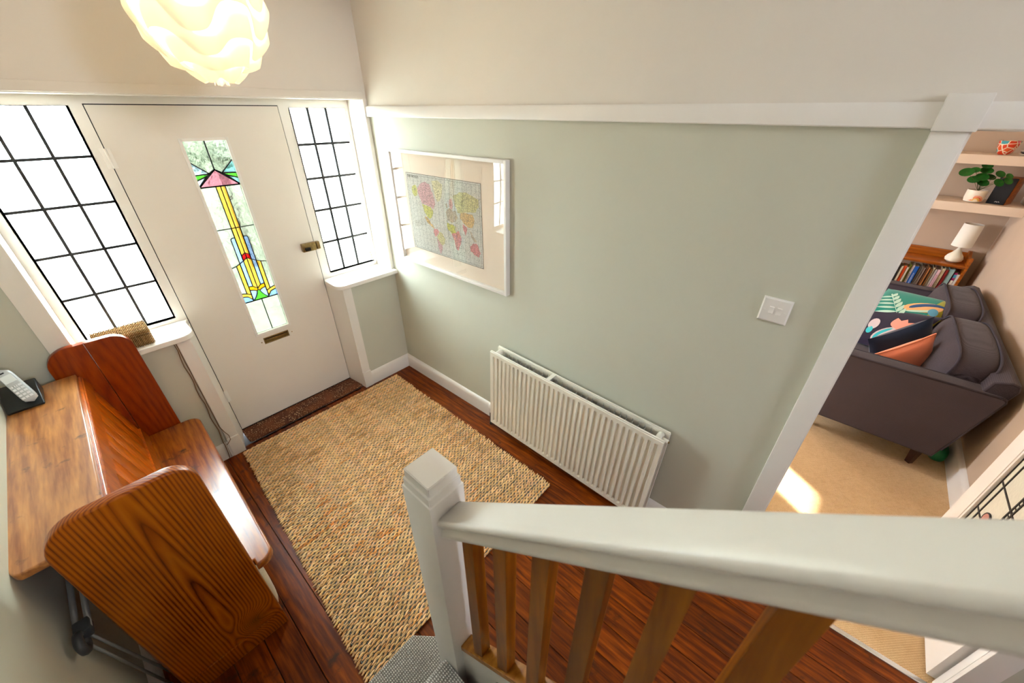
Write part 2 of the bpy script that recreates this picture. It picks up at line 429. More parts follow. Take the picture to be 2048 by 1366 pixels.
# right (green) wall with the doorway to the living room
GW = []
def gw(y0, y1, z0, z1):
    if z0 < 1.97 < z1:
        GW.append(((0, y0, z0), (.12, y1, 1.97), 0)); GW.append(((0, y0, 1.97), (.12, y1, z1), 1))
    else: GW.append(((0, y0, z0), (.12, y1, z1), 0 if z1 <= 1.97 else 1))
gw(.05, -2.925, 0, HC); gw(-2.925, -3.69, 1.95, HC); gw(-3.69, -6.2, 0, HC)
struct(boxes('wall_right', GW, None, mats=[M_green, M_cream]), 'sage green wall with cream upper part')
# front wall
FW = []
for (x0, x1, z0, z1) in ((XL-.1, -1.80, 0, 2.041), (-1.80, -1.36, 0, .885), (-.44, 0, 0, .885), (XL-.1, 0, 2.041, HC), (-.02, 0, .885, 2.041)):
    if z1 > 2: FW.append(((x0, -.19, z0), (x1, .08, min(z1, 1.97)), 0)) if z0 < 1.97 else None
    if z1 <= 1.97: FW.append(((x0, -.19, z0), (x1, .08, z1), 0))
    else: FW.append(((x0, -.19, max(z0, 1.97)), (x1, .08, z1), 1))
struct(boxes('wall_front', FW, None, mats=[M_green, M_cream]), 'front wall around the entrance, green below, cream above')
struct(boxes('wall_left', [((XL-.12, .08, 0), (XL, -6.2, 1.97), 0), ((XL-.12, .08, 1.97), (XL, -6.2, HC), 1)], None, mats=[M_green, M_cream]))
# back wall of the hall with a landing window behind the camera
BW = [((XL, -6.2, 0), (0, -6.3, 2.4)), ((XL, -6.2, 2.4), (-1.35, -6.3, HC)), ((-.7, -6.2, 2.4), (0, -6.3, HC)), ((-1.35, -6.2, 3.1), (-.7, -6.3, HC))]
struct(boxes('wall_back', BW, plain('taupe_wall', '#8C8378', .8)))
struct(boxes('ceiling', [((XL, -.19, 2.62), (0, -2.25, 2.9))], M_ceil), 'hall ceiling')
struct(boxes('ceiling', [((XL-.12, .1, HC), (.12, -6.3, HC+.1))], M_ceil), 'stairwell ceiling')

# floor: sub floor + boards
fl = struct(boxes('floor', [((XL-.1, .02, -.06), (-.0, -6.3, -.022))], M_black), 'stained wooden floor boards')
x = -.195 + .1155; k = 0
edges = []
xx = 0.0
bounds = [0.0] + [-.195 - .1155*i + .1155 for i in range(0, 18)]
bounds = [b for b in bounds if b > XL] + [XL]
for i in range(len(bounds)-1):
    a, b_ = bounds[i], bounds[i+1]
    cuts = [-.17 if -1.31 < (a+b_)/2 < -.45 else -.19, -6.2]
    if i % 3 == 1: cuts.insert(1, -2.4 - .3*(i % 4))
    if i % 4 == 2: cuts.insert(1, -.75 - .2*(i % 3))
    for j in range(len(cuts)-1):
        o = box('floor_board', (b_+.0012, cuts[j+1]+.0008, -.022), (a-.0012, cuts[j]-.0008, 0.0), M_floor, fl, bev=.0014, seg=1)
for i in range(6):
    box('floor_board', (-1.30+.137*i+.001, -.19, -.022), (-1.30+.137*(i+1)-.001, -.171, 0.0), M_floor, fl, bev=.001, seg=1)

# living room shell
fl2 = struct(boxes('floor', [((.0, .1, -.06), (4.0, -3.95, 0.0))], M_sisal), 'beige woven carpet of the living room')
struct(boxes('wall_far', [((3.87, .1, 0), (3.99, -3.95, 2.6))], M_peach), 'living room end wall in warm cream')
struct(boxes('wall_side', [((.12, -3.80, 0), (3.87, -3.92, 2.6))], M_peach), 'living room wall behind the sofa')
struct(boxes('wall_window', [((.12, .0, 0), (.7, .12, 2.6)), ((.7, 0, 0), (2.66, .12, .9)), ((.7, 0, 2.0), (2.66, .12, 2.6)), ((1.4, 0, .9), (2.66, .12, 2.0)), ((2.66, 0, 0), (2.98, .12, .35)), ((2.66, 0, 2.1), (2.98, .12, 2.6)), ((2.98, 0, 0), (3.87, .12, 2.6))], M_peach))
struct(boxes('ceiling', [((.12, .12, 2.55), (3.99, -3.95, 2.65))], M_ceil))

# skirting boards
def skirt(name, pts, axis, a, b): return struct(prism(name, pts, axis, a, b, M_white))
H = .119
def sk(th, h): return [(0, 0), (th, 0), (th, h-.03), (th*.85, h-.015), (th*.4, h-.003), (0, h)]
skirt('baseboard_right', [(-a, z) for a, z in sk(.018, H)], 'y', -.19, -2.857)
skirt('baseboard_right', [(-a, z) for a, z in sk(.018, H)], 'y', -3.735, -6.2)
skirt('baseboard_front', [(-.19-a, z) for a, z in sk(.018, H)], 'x', -.379, -.001)
skirt('baseboard_front', [(-.19-a, z) for a, z in sk(.018, H)], 'x', XL, -1.42)
skirt('baseboard_left', [(XL+a, z) for a, z in sk(.018, H)], 'y', -.209, -2.0)
skirt('baseboard_side', [(-3.80+a, z) for a, z in sk(.02, .15)], 'x', .85, 3.85)
skirt('baseboard_far', [(3.87-a, z) for a, z in sk(.02, .15)], 'y', -3.78, -.01)

# plate rail on the green wall, block and casings of the living room doorway
def rail(y0, y1):
    return struct(prism('trim_1', [(0, ZR), (-.019, ZR), (-.0215, ZR+.003), (-.0215, ZR+.05), (-.017, 2.001), (0, 2.001)], 'y', y0, y1, M_white), 'white plate rail')
rail(-.1905, -2.855); rail(-2.935, -6.2)
struct(box('trim_2', (-.032, -2.935, 1.938), (.0, -2.855, 2.018), M_white, bev=.002), 'white corner block')
struct(box('trim_3', (-.022, -2.925, 0), (0, -2.857, 1.938), M_white, bev=.003), 'white casing of the living room doorway')
struct(box('trim_3', (-.022, -3.73, 0), (0, -3.665, 1.938), M_white, bev=.003))
struct(boxes('trim_4', [((.0, -2.9251, 0), (.125, -2.932, 1.95)), ((.0, -3.665, 0), (.035, -3.6899, 1.95)), ((.0, -2.93, 1.94), (.125, -3.69, 1.9501))], M_white), 'white lining of the doorway')
struct(box('trim_5', (-.012, -3.66, 0), (.012, -2.935, .008), M_tin, bev=.003), 'pale metal threshold strip')

# header board above entrance, jamb linings, pilasters, sills
struct(box('trim_6', (-1.85, -.205, 2.041), (-.03, -.19, 2.078), M_cream, bev=.003), 'head board over the entrance')
struct(boxes('trim_7', [((-1.80, -.19, 2.036), (-.02, 0.0, 2.0412))], M_wframe), 'white soffit over the entrance')
struct(box('trim_8', (-.03, -.198, .915), (-.001, 0, 2.041), M_wframe, bev=.003), 'white jamb beside the green wall')
struct(box('trim_9', (-1.845, -.205, .915), (-1.768, -.19, 2.041), M_wframe, bev=.003), 'white casing left of the entrance')
struct(boxes('trim_9', [((-1.80, -.19, .9), (-1.767, 0.0, 2.036))], M_wframe))
def pil(x_in, x_front, x_out, dx):
    # side lining from the door edge to the front corner, front face, plinth
    y = -.206
    pts = [(x_in, 0.0), (x_front, y), (x_out, y), (x_out, -.0)]
    prism('trim_10', pts, 'z', 0.0, .885, M_wframe, None, bev=.002, seg=1)['kind'] = 'structure'
    s = 1 if x_out > x_front else -1
    pts = [(x_front - s*.002, -.10), (x_front - s*.002, y-.008), (x_out + s*.003, y-.008), (x_out + s*.003, -.10)]
    prism('trim_11', pts, 'z', 0.0, .148, M_wframe, None, bev=.003, seg=1)['kind'] = 'structure'
pil(-.472, -.446, -.382, 1); pil(-1.306, -1.354, -1.418, -1)
SL = [(-1.80, 0.0), (-1.80, -.190), (-1.80, -.238)] + [(-1.325-.07+.07*sin(t), -.168-.07*cos(t)) for t in [i*pi/2/7 for i in range(8)]] + [(-1.325, -.05), (-1.307, 0.0)]
struct(prism('window_1', SL, 'z', .885, .915, M_wframe, None, bev=.006, seg=3), 'white sill of the left window')
SR = [(-.001, 0.0), (-.001, -.238)] + [(-.488+.06-.06*sin(t), -.178-.06*cos(t)) for t in [i*pi/2/7 for i in range(8)]] + [(-.488, -.04), (-.472, 0.0)]
struct(prism('window_2', SR, 'z', .885, .915, M_wframe, None, bev=.006, seg=3), 'white sill of the right window')

# timber frame in plane y = 0 .. 0.07
FR = [((-1.80, 0, 2.003), (-.001, .034, 2.045)), ((-1.361, 0, .90), (-1.3065, .034, 2.003)), ((-.472, 0, .90), (-.409, .034, 2.003)),
      ((-1.3605, 0, 0.0), (-1.3065, .034, .90)), ((-.472, 0, 0.0), (-.44, .034, .90)),
      ((-1.80, 0, .90), (-1.361, .034, .945)), ((-.409, 0, .90), (-.001, .034, .953)), ((-1.80, 0, .945), (-1.722, .034, 2.003)), ((-.052, 0, .953), (-.001, .034, 2.003)),
      ((-1.722, 0, 1.993), (-1.361, .034, 2.003)), ((-.409, 0, 1.99), (-.052, .034, 2.003)),
      ((-1.3065, .05, .0), (-1.29, .07, 2.003)), ((-.49, .05, 0), (-.472, .07, 2.003)), ((-1.3, .05, 1.985), (-.48, .07, 2.003))]
struct(boxes('window_frame', FR, M_wframe), 'white frame holding door and side lights')
struct(boxes('door_gap_shade', [((-1.3065, .006, .02), (-1.3025, .05, 2.003)), ((-.4755, .006, .02), (-.472, .05, 2.003)), ((-1.3065, .006, 1.9985), (-.472, .05, 2.003)), ((-1.3065, .004, .0), (-.472, .07, .0205))], M_black), 'black strips standing in for the shaded gap around the front door')  # black strips paint the shade of the gaps around the leaf

def dim(h, k): return tuple(sqrt(x*k) for x in C_(h)[:3]) + (1,)    # light crosses two faces of each pane
G_clear = glass('obscured_glass', '#F4FAF5', 90, .5, .3)
G_water = glass('water_glass', dim('#DDF4D4', .10), 22, 1.0, .55)
GC = {'c': G_water, 'pb': glass('pale_blue_glass', dim('#C4E6F2', 0.16), 60, .6, .3), 'tq': glass('turquoise_glass', dim('#8CD8D2', 0.13), 60, .6, .3),
      'g': glass('green_glass', dim('#5FD83E', 0.11), 60, .6, .3), 'pk': glass('pink_glass', dim('#D58C9A', 0.11), 45, .7, .3), 'y': glass('yellow_glass', dim('#FFD24E', 0.13), 90, .8, .3),
      'o': glass('orange_glass', dim('#FFBE18', 0.12), 60, .6, .3), 'r': glass('red_glass', dim('#F01616', 0.12), 60, .5, .3), 'b': glass('blue_glass', dim('#A4D0FA', 0.14), 60, .5, .3), 'sb': glass('seedy_blue_glass', dim('#8FC4F0', 0.13), 120, .8, .3)}

def leaded_grid(root, xs, zs, y, gm, w=.0055):
    for i in range(len(xs)-1):
        for j in range(len(zs)-1):
            box('glass_pane', (xs[i], y-.0015, zs[j]), (xs[i+1], y+.0015, zs[j+1]), gm, root)
    vb = []
    for x in xs[1:-1]: vb.append(((x-w, y-.005, zs[0]), (x+w, y+.005, zs[-1])))
    for z in zs[1:-1]: vb.append(((xs[0], y-.0055, z-w), (xs[-1], y+.0055, z+w)))
    boxes('lead_came', vb, M_lead, root)
    boxes('glazing_bead', [((xs[0]-.008, 0.0, zs[0]), (xs[0], y, zs[-1])), ((xs[-1], 0.0, zs[0]), (xs[-1]+.008, y, zs[-1])), ((xs[0]-.008, 0.0, zs[0]-.008), (xs[-1]+.008, y, zs[0])), ((xs[0]-.008, 0.0, zs[-1]), (xs[-1]+.008, y, zs[-1]+.003))], M_wframe, root)
w1 = thing('window_1', (-1.54, .02, .945), 'tall leaded window of obscured glass left of the door', kind='structure')
leaded_grid(w1, [-1.722, -1.604, -1.483, -1.361], [.945, 1.167, 1.377, 1.588, 1.791, 1.993], .02, G_clear, .006)
w2 = thing('window_2', (-.23, .02, .953), 'narrow leaded window of obscured glass right of the door', kind='structure')
leaded_grid(w2, [-.409, -.295, -.178, -.058], [.953, 1.165, 1.385, 1.588, 1.79, 1.99], .02, G_clear, .0072)

# front door
dr = thing('door_1', (-.89, 0, .02), 'cream front door with a stained glass light', kind='structure')
CX, HW = -.896, .104
GB, GT = .669, 1.84
boxes('door_leaf', [((-1.3025, 0, .0205), (CX-HW, .045, 1.9985)), ((CX+HW, 0, .0205), (-.4755, .045, 1.9985)), ((CX-HW, 0, GT), (CX+HW, .045, 1.9985)), ((CX-HW, 0, .63), (CX+HW, .045, GB)), ((CX-HW, 0, .0205), (CX+HW, .045, .582)), ((CX-HW, 0, .582), (-.976, .045, .63)), ((-.81, 0, .582), (CX+HW, .045, .63))], M_door, dr)
bd = []
for (a, b_) in (((CX-HW-.011, GB-.011), (CX-HW+.003, GT+.011)), ((CX+HW-.003, GB-.011), (CX+HW+.011, GT+.011)), ((CX-HW, GB-.011), (CX+HW, GB+.003)), ((CX-HW, GT-.003), (CX+HW, GT+.011))):
    bd.append(((a[0], -.005, a[1]), (b_[0], .014, b_[1])))
boxes('glazing_bead', bd, M_wframe, dr)
W = HW - .001
panes = []   # (colour left, colour right, polygon for left half) mirrored
def both(cl, cr, pts): panes.append((cl, pts)); panes.append((cr, [(-u, z) for u, z in pts][::-1]))
both('c', 'c', [(-W, GT), (-W, 1.737), (-.031, 1.673), (0, 1.692), (0, GT)])
both('pb', 'tq', [(-W, 1.737), (-W, 1.669), (-.031, 1.673)])
both('g', 'g', [(-W, 1.669), (-W, 1.641), (-.048, 1.660), (-.031, 1.673)])
both('pb', 'tq', [(-W, 1.641), (-W, 1.605), (-.048, 1.660)])
panes.append(('pk', [(0, 1.692), (-W, 1.605), (W, 1.605)]))
both('c', 'c', [(-W, 1.605), (-W, 1.368), (-.023, 1.368), (-.023, 1.605)])
both('y', 'y', [(-.023, 1.605), (-.023, 1.368), (0, 1.368), (0, 1.605)])
arc = [(-.023, 1.312)] + [(-.035-.012*sin(t)+.0, 1.300+.012*cos(t)) for t in [pi*i/12 for i in range(7)]]
both('c', 'c', [(-W, 1.368), (-W, 1.134), (-.07, 1.142), (-.047, 1.153)] + arc[::-1] + [(-.023, 1.368)])
both('b', 'b', [(-.047, 1.153), (-.023, 1.166), (-.023, 1.312)] + arc[1:])
both('y', 'y', [(-.023, 1.368), (-.023, 1.198), (0, 1.213), (0, 1.368)])
both('r', 'r', [(-.023, 1.198), (-.023, 1.166), (0, 1.181), (0, 1.213)])
both('y', 'y', [(-.023, 1.166), (-.023, .994), (0, .974), (0, 1.181)])
both('b', 'b', [(-.047, 1.153), (-.047, .998), (-.023, .994), (-.023, 1.166)])
both('y', 'y', [(-.07, 1.142), (-.07, .955), (-.047, .943), (-.047, 1.153)])
both('c', 'c', [(-W, 1.134), (-W, .964), (-.07, .955), (-.07, 1.142)])
both('y', 'y', [(-W, .964), (-W, .942), (-.07, .934), (-.049, .908), (-.047, .943), (-.07, .955)])
both('sb', 'sb', [(-W, .942), (-W, .898), (-.049, .898), (-.049, .908), (-.07, .934)])
both('o', 'o', [(-.047, .998), (-.047, .972), (-.027, .968), (-.008, .958), (0, .966), (0, .974), (-.023, .994)])
both('b', 'b', [(-.047, .972), (-.047, .898), (-.028, .918), (-.014, .940), (-.008, .958), (-.027, .968)])
panes.append(('g', [(0, .966), (-.008, .958), (-.014, .940), (-.028, .918), (-.047, .898), (.047, .898), (.028, .918), (.014, .940), (.008, .958)]))
both('c', 'c', [(-W, .898), (-W, GB), (0, GB), (0, .898)])
edg = {}
for cc, pts in panes:
    pts = [(CX+u, z) for u, z in pts]
    prism('glass_pane', pts, 'y', .016, .0185, GC[cc], dr)
    for i in range(len(pts)):
        a, b_ = pts[i], pts[(i+1) % len(pts)]
        ky = tuple(sorted(((round(a[0], 4), round(a[1], 4)), (round(b_[0], 4), round(b_[1], 4)))))
        edg[ky] = edg.get(ky, 0) + 1
bm = bmesh.new()
def came(a, b_, w):
    a = Vector((a[0], 0, a[1])); b_ = Vector((b_[0], 0, b_[1])); d = (b_-a)
    if d.length < 1e-4: return
    d.normalize(); n = Vector((-d.z, 0, d.x)) * w; a = a - d*w*.6; b_ = b_ + d*w*.6
    V = []
    for y in (.0125, .022):
        for p in (a-n, b_-n, b_+n, a+n): V.append(bm.verts.new((p.x, y, p.z)))
    for f in ((0,1,2,3),(7,6,5,4),(0,4,5,1),(1,5,6,2),(2,6,7,3),(3,7,4,0)): bm.faces.new([V[i] for i in f])
for (a, b_), _ in edg.items():
    zt = max(a[1], b_[1]); zb = min(a[1], b_[1]); xa = abs(a[0]-CX); xb = abs(b_[0]-CX)
    wd = .0021
    if zb >= 1.60: wd = .0028
    if zb >= 1.60 and zt <= 1.695 and min(xa, xb) < .101 and not (xa > .1 and xb < .05 and zt < 1.68 and zb > 1.62): wd = .0035
    if xa > .1 and xb > .1: wd = .0016
    came(a, b_, wd)
bmesh.ops.recalc_face_normals(bm, faces=bm.faces[:])
from_bm('lead_came', bm, M_lead, dr)
# letter plate, lock, hinges
lp = boxes('letter_plate', [((-.974, .001, .584), (-.812, .004, .591)), ((-.974, .001, .621), (-.812, .004, .628)), ((-.974, .001, .584), (-.968, .004, .628)), ((-.818, .001, .584), (-.812, .004, .628))], M_brass, dr)
box('flap', (-.974, .012, .588), (-.812, .016, .608), M_brass, lp, bev=.001)
box('flap_recess', (-.976, .02, .582), (-.81, .024, .63), M_darkmetal, lp)
for x, z in ((-.992, .604), (-.79, .606)):
    vs, fs = lathe_vf([(0, -.002), (.004, -.002), (.005, 0)], 12); vs = [(x+v[0], v[2], z+v[1]) for v in vs]
    mesh_obj('screw', vs, fs, M_chrome, dr)
lk = box('rim_lock', (-.568, -.032, 1.142), (-.4755, 0, 1.198), M_brass, dr, bev=.005)
box('lock_keep', (-.4715, -.03, 1.144), (-.447, 0, 1.196), M_brass, dr, bev=.006)
box('snib_knob', (-.556, -.045, 1.150), (-.520, -.032, 1.172), M_darkmetal, lk, bev=.004)
for z0, z1 in ((1.735, 1.822), (.277, .363)):
    h = box('hinge', (-1.325, -.004, z0), (-1.286, .0, z1), M_wframe, dr, bev=.001)
    tube('hinge_barrel', [(-1.305, -.007, z0+i*(z1-z0)/10) for i in range(11)], [.0062 if i % 2 else .005 for i in range(11)], M_wframe, h, 10)
# threshold
struct(prism('door_threshold', rrect(-1.31, -.168, -.452, .004, (.03, .015, 0, 0)), 'z', 0.0, .012, M_terr, None, bev=.003), 'dark speckled threshold under the front door')

# window catch
wc = thing('window_catch', (-.068, -.006, .975), 'small brass window catch at the foot of the narrow window', 'catch')
tube('stay', [(-.075, -.004, 1.035), (-.078, -.010, 1.02), (-.07, -.012, 1.005), (-.076, -.012, .992), (-.070, -.008, .98)], .0028, M_brass, wc, 8)
for p in ((-.076, -.008, 1.022), (-.071, -.010, 1.0), (-.069, -.008, .978)):
    vs, fs = lathe_vf([(0, -.006), (.0045, -.004), (.006, 0), (.0045, .004), (0, .006)], 10, p); mesh_obj('knob', vs, fs, M_brass, wc, smooth=True)

# ================================================================== PICTURE
pic = thing('framed_map', (0, -.90, 1.05), 'large white framed world map behind glass on green wall', 'picture')
PY0, PY1, PZ0, PZ1 = -.391, -1.412, 1.049, 1.772
def fbar(y0, y1, z0, z1): return box('frame_bar', (-.034, y0, z0), (-.002, y1, z1), M_white, pic, bev=.0015)
fw = .017
fbar(PY0, PY0-fw, PZ0, PZ1); fbar(PY1+fw, PY1, PZ0, PZ1); fbar(PY0-fw, PY1+fw, PZ1-fw, PZ1); fbar(PY0-fw, PY1+fw, PZ0, PZ0+fw)
M_mat = plain('mount_board', '#F0DCC8', .8)
box('mount_board', (-.0075, PY1+fw, PZ0+fw), (-.004, PY0-fw, PZ1-fw), M_mat, pic)
def paper():
    mt, nt, b = new_mat('map_paper')
    v = coords(nt)
    vo = N(nt, 'ShaderNodeTexVoronoi', Scale=42.0); vo.feature = 'DISTANCE_TO_EDGE'; L(nt, v, vo.inputs['Vector'])
    nz = N(nt, 'ShaderNodeTexNoise', Scale=150.0, Detail=3.0); L(nt, v, nz.inputs['Vector'])
    n2 = N(nt, 'ShaderNodeTexNoise', Scale=6.0); L(nt, v, n2.inputs['Vector'])
    base = ramp(nt, nz.outputs[0], [(.36, C_('#A7A49B')), (.5, C_('#CFCAC0'))])
    ln = ramp(nt, math_(nt, 'ADD', vo.outputs['Distance'], math_(nt, 'MULTIPLY', n2.outputs[0], .05)), [(.035, (1, 1, 1, 1)), (.05, (0, 0, 0, 1))])
    L(nt, mixc(nt, math_(nt, 'MULTIPLY', ln, .35), base, C_('#7C766E')), b.inputs['Base Color']); b.inputs['Roughness'].default_value = .8
    return mt
M_paper = paper()
MY0, MY1, MZ0, MZ1 = -.530, -1.206, 1.160, 1.642
box('map_sheet', (-.0085, MY1, MZ0), (-.0076, MY0, MZ1), M_paper, pic)
def land(name, c):
    mt, nt, b = new_mat(name)
    vo = N(nt, 'ShaderNodeTexVoronoi', Scale=70.0); vo.feature = 'DISTANCE_TO_EDGE'; v = coords(nt); L(nt, v, vo.inputs['Vector'])
    nz = N(nt, 'ShaderNodeTexNoise', Scale=170.0, Detail=3.0); L(nt, v, nz.inputs['Vector'])
    base = ramp(nt, nz.outputs[0], [(.36, tuple(x*.55 for x in C_(c)[:3]) + (1,)), (.52, C_(c))])
    L(nt, mixc(nt, ramp(nt, vo.outputs['Distance'], [(.05, (.6,)*3 + (1,)), (.09, (0, 0, 0, 1))]), base, C_('#7A6A60')), b.inputs['Base Color']); b.inputs['Roughness'].default_value = .8
    return mt
LM = [land('map_land_pink', '#D9A6A8'), land('map_land_lime', '#CFCB62'), land('map_land_cream', '#E6DDAE'), land('map_land_orange', '#E0B879'), land('map_land_rose', '#E08E8C'), land('map_land_ochre', '#D3C98C'), land('map_land_tan', '#C8B49A')]
# (material, [(u, v)...]) u from left 0..1, v from top 0..1
LAND = [
 (1, [(.07,.17),(.13,.14),(.15,.20),(.14,.27),(.10,.29),(.07,.25)]),
 (0, [(.15,.18),(.20,.12),(.28,.08),(.34,.10),(.36,.18),(.38,.24),(.40,.34),(.37,.40),(.33,.38),(.27,.37),(.20,.36),(.17,.28)]),
 (2, [(.37,.06),(.46,.04),(.52,.08),(.51,.18),(.47,.28),(.43,.30),(.40,.20),(.38,.12)]),
 (1, [(.20,.365),(.27,.375),(.33,.385),(.36,.42),(.34,.50),(.30,.54),(.26,.52),(.22,.46)]),
 (3, [(.22,.52),(.26,.525),(.29,.56),(.31,.60),(.34,.62),(.36,.66),(.32,.645),(.27,.61),(.24,.57)]),
 (4, [(.345,.655),(.40,.65),(.42,.68),(.38,.74),(.355,.76),(.335,.71)]),
 (5, [(.42,.68),(.47,.70),(.50,.76),(.49,.82),(.45,.86),(.41,.82),(.38,.75)]),
 (0, [(.38,.77),(.42,.83),(.45,.87),(.43,.95),(.41,.985),(.395,.93),(.385,.85)]),
 (6, [(.54,.40),(.60,.34),(.64,.38),(.68,.36),(.70,.44),(.66,.50),(.62,.52),(.56,.50)]),
 (1, [(.55,.53),(.62,.54),(.66,.56),(.66,.64),(.60,.66),(.55,.62)]),
 (4, [(.60,.66),(.66,.64),(.70,.60),(.73,.68),(.71,.78),(.68,.86),(.65,.84),(.63,.74)]),
 (5, [(.66,.18),(.74,.13),(.82,.12),(.90,.15),(.97,.18),(.97,.26),(.93,.33),(.86,.34),(.78,.36),(.70,.38),(.67,.30)]),
 (3, [(.74,.37),(.82,.36),(.89,.36),(.91,.44),(.88,.52),(.83,.53),(.77,.49),(.73,.44)]),
 (4, [(.76,.50),(.81,.53),(.80,.60),(.785,.64),(.765,.58)]),
 (6, [(.84,.56),(.87,.58),(.90,.64),(.93,.68),(.90,.69),(.86,.64)]),
 (4, [(.84,.76),(.88,.71),(.92,.70),(.95,.75),(.97,.81),(.95,.87),(.91,.86),(.87,.83),(.84,.82)]),
 (0, [(.60,.24),(.63,.22),(.645,.30),(.63,.36),(.60,.34)]),
 (6, [(.545,.30),(.565,.29),(.57,.34),(.55,.35)])]
vs, fs, fm = [], [], []
for mi, pts in LAND:
    k = len(vs); q = []
    for i in range(len(pts)):
        a = Vector(pts[i]); b_ = Vector(pts[(i+1) % len(pts)])
        q.append(a); mid = (a+b_)/2 + Vector((random.uniform(-.008, .008), random.uniform(-.008, .008))); q.append(mid)
    for p in q: vs.append((-.0087, MY0 + (MY1-MY0)*p.x, MZ1 + (MZ0-MZ1)*p.y))
    fs.append(tuple(range(k, k+len(q)))); fm.append(mi)
mesh_obj('map_land', vs, fs, None, pic, mats=LM, fm=fm)
M_ink = plain('map_ink', '#5A5048', .8)
ls = []
def ml(u0, v0, u1, v1, t=.0006):
    ya, yb = MY0+(MY1-MY0)*u0, MY0+(MY1-MY0)*u1; za, zb = MZ1+(MZ0-MZ1)*v0, MZ1+(MZ0-MZ1)*v1
    ls.append(((-.0089, min(ya, yb)-t, min(za, zb)-t), (-.0086, max(ya, yb)+t, max(za, zb)+t)))
for t_ in (.0, 1.0): ml(0, t_, 1, t_, .0012); ml(t_, 0, t_, 1, .0012)
for t_ in (.022, .978): ml(.022, t_, .978, t_); ml(t_, .022, t_, .978)
for i in range(1, 18): ml(i/18, .02, i/18, .98, .0002)
for i in range(1, 11): ml(.02, i/11, .98, i/11, .0002)
boxes('map_lines', ls, M_ink, pic)
def text(name, s, size, mat, parent, loc, mtx, ext=.0002):
    cu = bpy.data.curves.new(name, 'FONT'); cu.body = s; cu.size = size; cu.extrude = ext; cu.resolution_u = 2
    ob = bpy.data.objects.new(name, cu); COL.objects.link(ob)
    dg = bpy.context.evaluated_depsgraph_get(); me = bpy.data.meshes.new_from_object(ob.evaluated_get(dg))
    bpy.data.objects.remove(ob); me.materials.clear(); me.materials.append(mat)
    me.transform(Matrix.Translation(Vector(loc) - org(parent)) @ mtx)
    o = bpy.data.objects.new(name, me); COL.objects.link(o); o.parent = parent; ORG[o.name] = org(parent)
    return o
MX_wall = Matrix(((0, 0, -1, 0), (-1, 0, 0, 0), (0, 1, 0, 0), (0, 0, 0, 1)))   # text x -> -y, text y -> z, normal -> -x
text('map_title', 'THE WORLD', .020, M_ink, pic, (-.0092, MY0-.012, MZ1-.026), MX_wall)
def pglass():
    mt = bpy.data.materials.new('picture_glass'); mt.use_nodes = True; nt = mt.node_tree; nt.nodes.clear()
    out = nt.nodes.new('ShaderNodeOutputMaterial'); tr = N(nt, 'ShaderNodeBsdfTransparent'); gl = N(nt, 'ShaderNodeBsdfGlossy'); gl.inputs['Roughness'].default_value = .015
    nz = N(nt, 'ShaderNodeTexNoise', Scale=2.6, Detail=0.0); L(nt, coords(nt), nz.inputs['Vector'])
    bp = N(nt, 'ShaderNodeBump', Strength=.35, Distance=.02); L(nt, nz.outputs[0], bp.inputs['Height']); L(nt, bp.outputs[0], gl.inputs['Normal'])
    mx = N(nt, 'ShaderNodeMixShader'); L(nt, schlick(nt, .09, .9, 3.5), mx.inputs[0]); L(nt, tr.outputs[0], mx.inputs[1]); L(nt, gl.outputs[0], mx.inputs[2]); L(nt, mx.outputs[0], out.inputs[0])
    return mt
M_pg = pglass()
mesh_obj('glazing', [(-.026, PY0-fw, PZ0+fw), (-.026, PY1+fw, PZ0+fw), (-.026, PY1+fw, PZ1-fw), (-.026, PY0-fw, PZ1-fw)], [(0, 1, 2, 3)], M_pg, pic)

# ================================================================== LIGHT SWITCH
sw = thing('light_switch', (0, -2.684, 1.367), 'square white double light switch on green wall', 'switch')
def pyr(name, y, z, hw, hz, d0, d1, mat, par, ch):
    bm = bmesh.new(); V = []
    for (x, s) in ((0, 0), (-d0, 0), (-d1, ch)):
        V.append([bm.verts.new((x, y+a*(hw-s), z+b_*(hz-s))) for a, b_ in ((-1, -1), (1, -1), (1, 1), (-1, 1))])
    for j in range(2):
        for i in range(4): bm.faces.new((V[j][i], V[j][(i+1) % 4], V[j+1][(i+1) % 4], V[j+1][i]))
    bm.faces.new(V[2]); bmesh.ops.recalc_face_normals(bm, faces=bm.faces[:])
    return from_bm(name, bm, mat, par)
pyr('face_plate', -2.684, 1.367, .0455, .0455, .006, .0095, M_plastic, sw, .005)
for y in (-2.673, -2.697):
    prism('rocker', [(-.009, 1.354), (-.0135, 1.357), (-.0105, 1.369), (-.0125, 1.380), (-.009, 1.382)], 'y', y-.0072, y+.0072, M_plastic, sw)
for y in (-2.652, -2.716):
    vs, fs = lathe_vf([(0, .0012), (.0025, .001), (.003, 0)], 12); vs = [(-.0093-v[2], y+v[0], 1.367+v[1]) for v in vs]
    mesh_obj('screw_cap', vs, fs, M_plastic, sw)

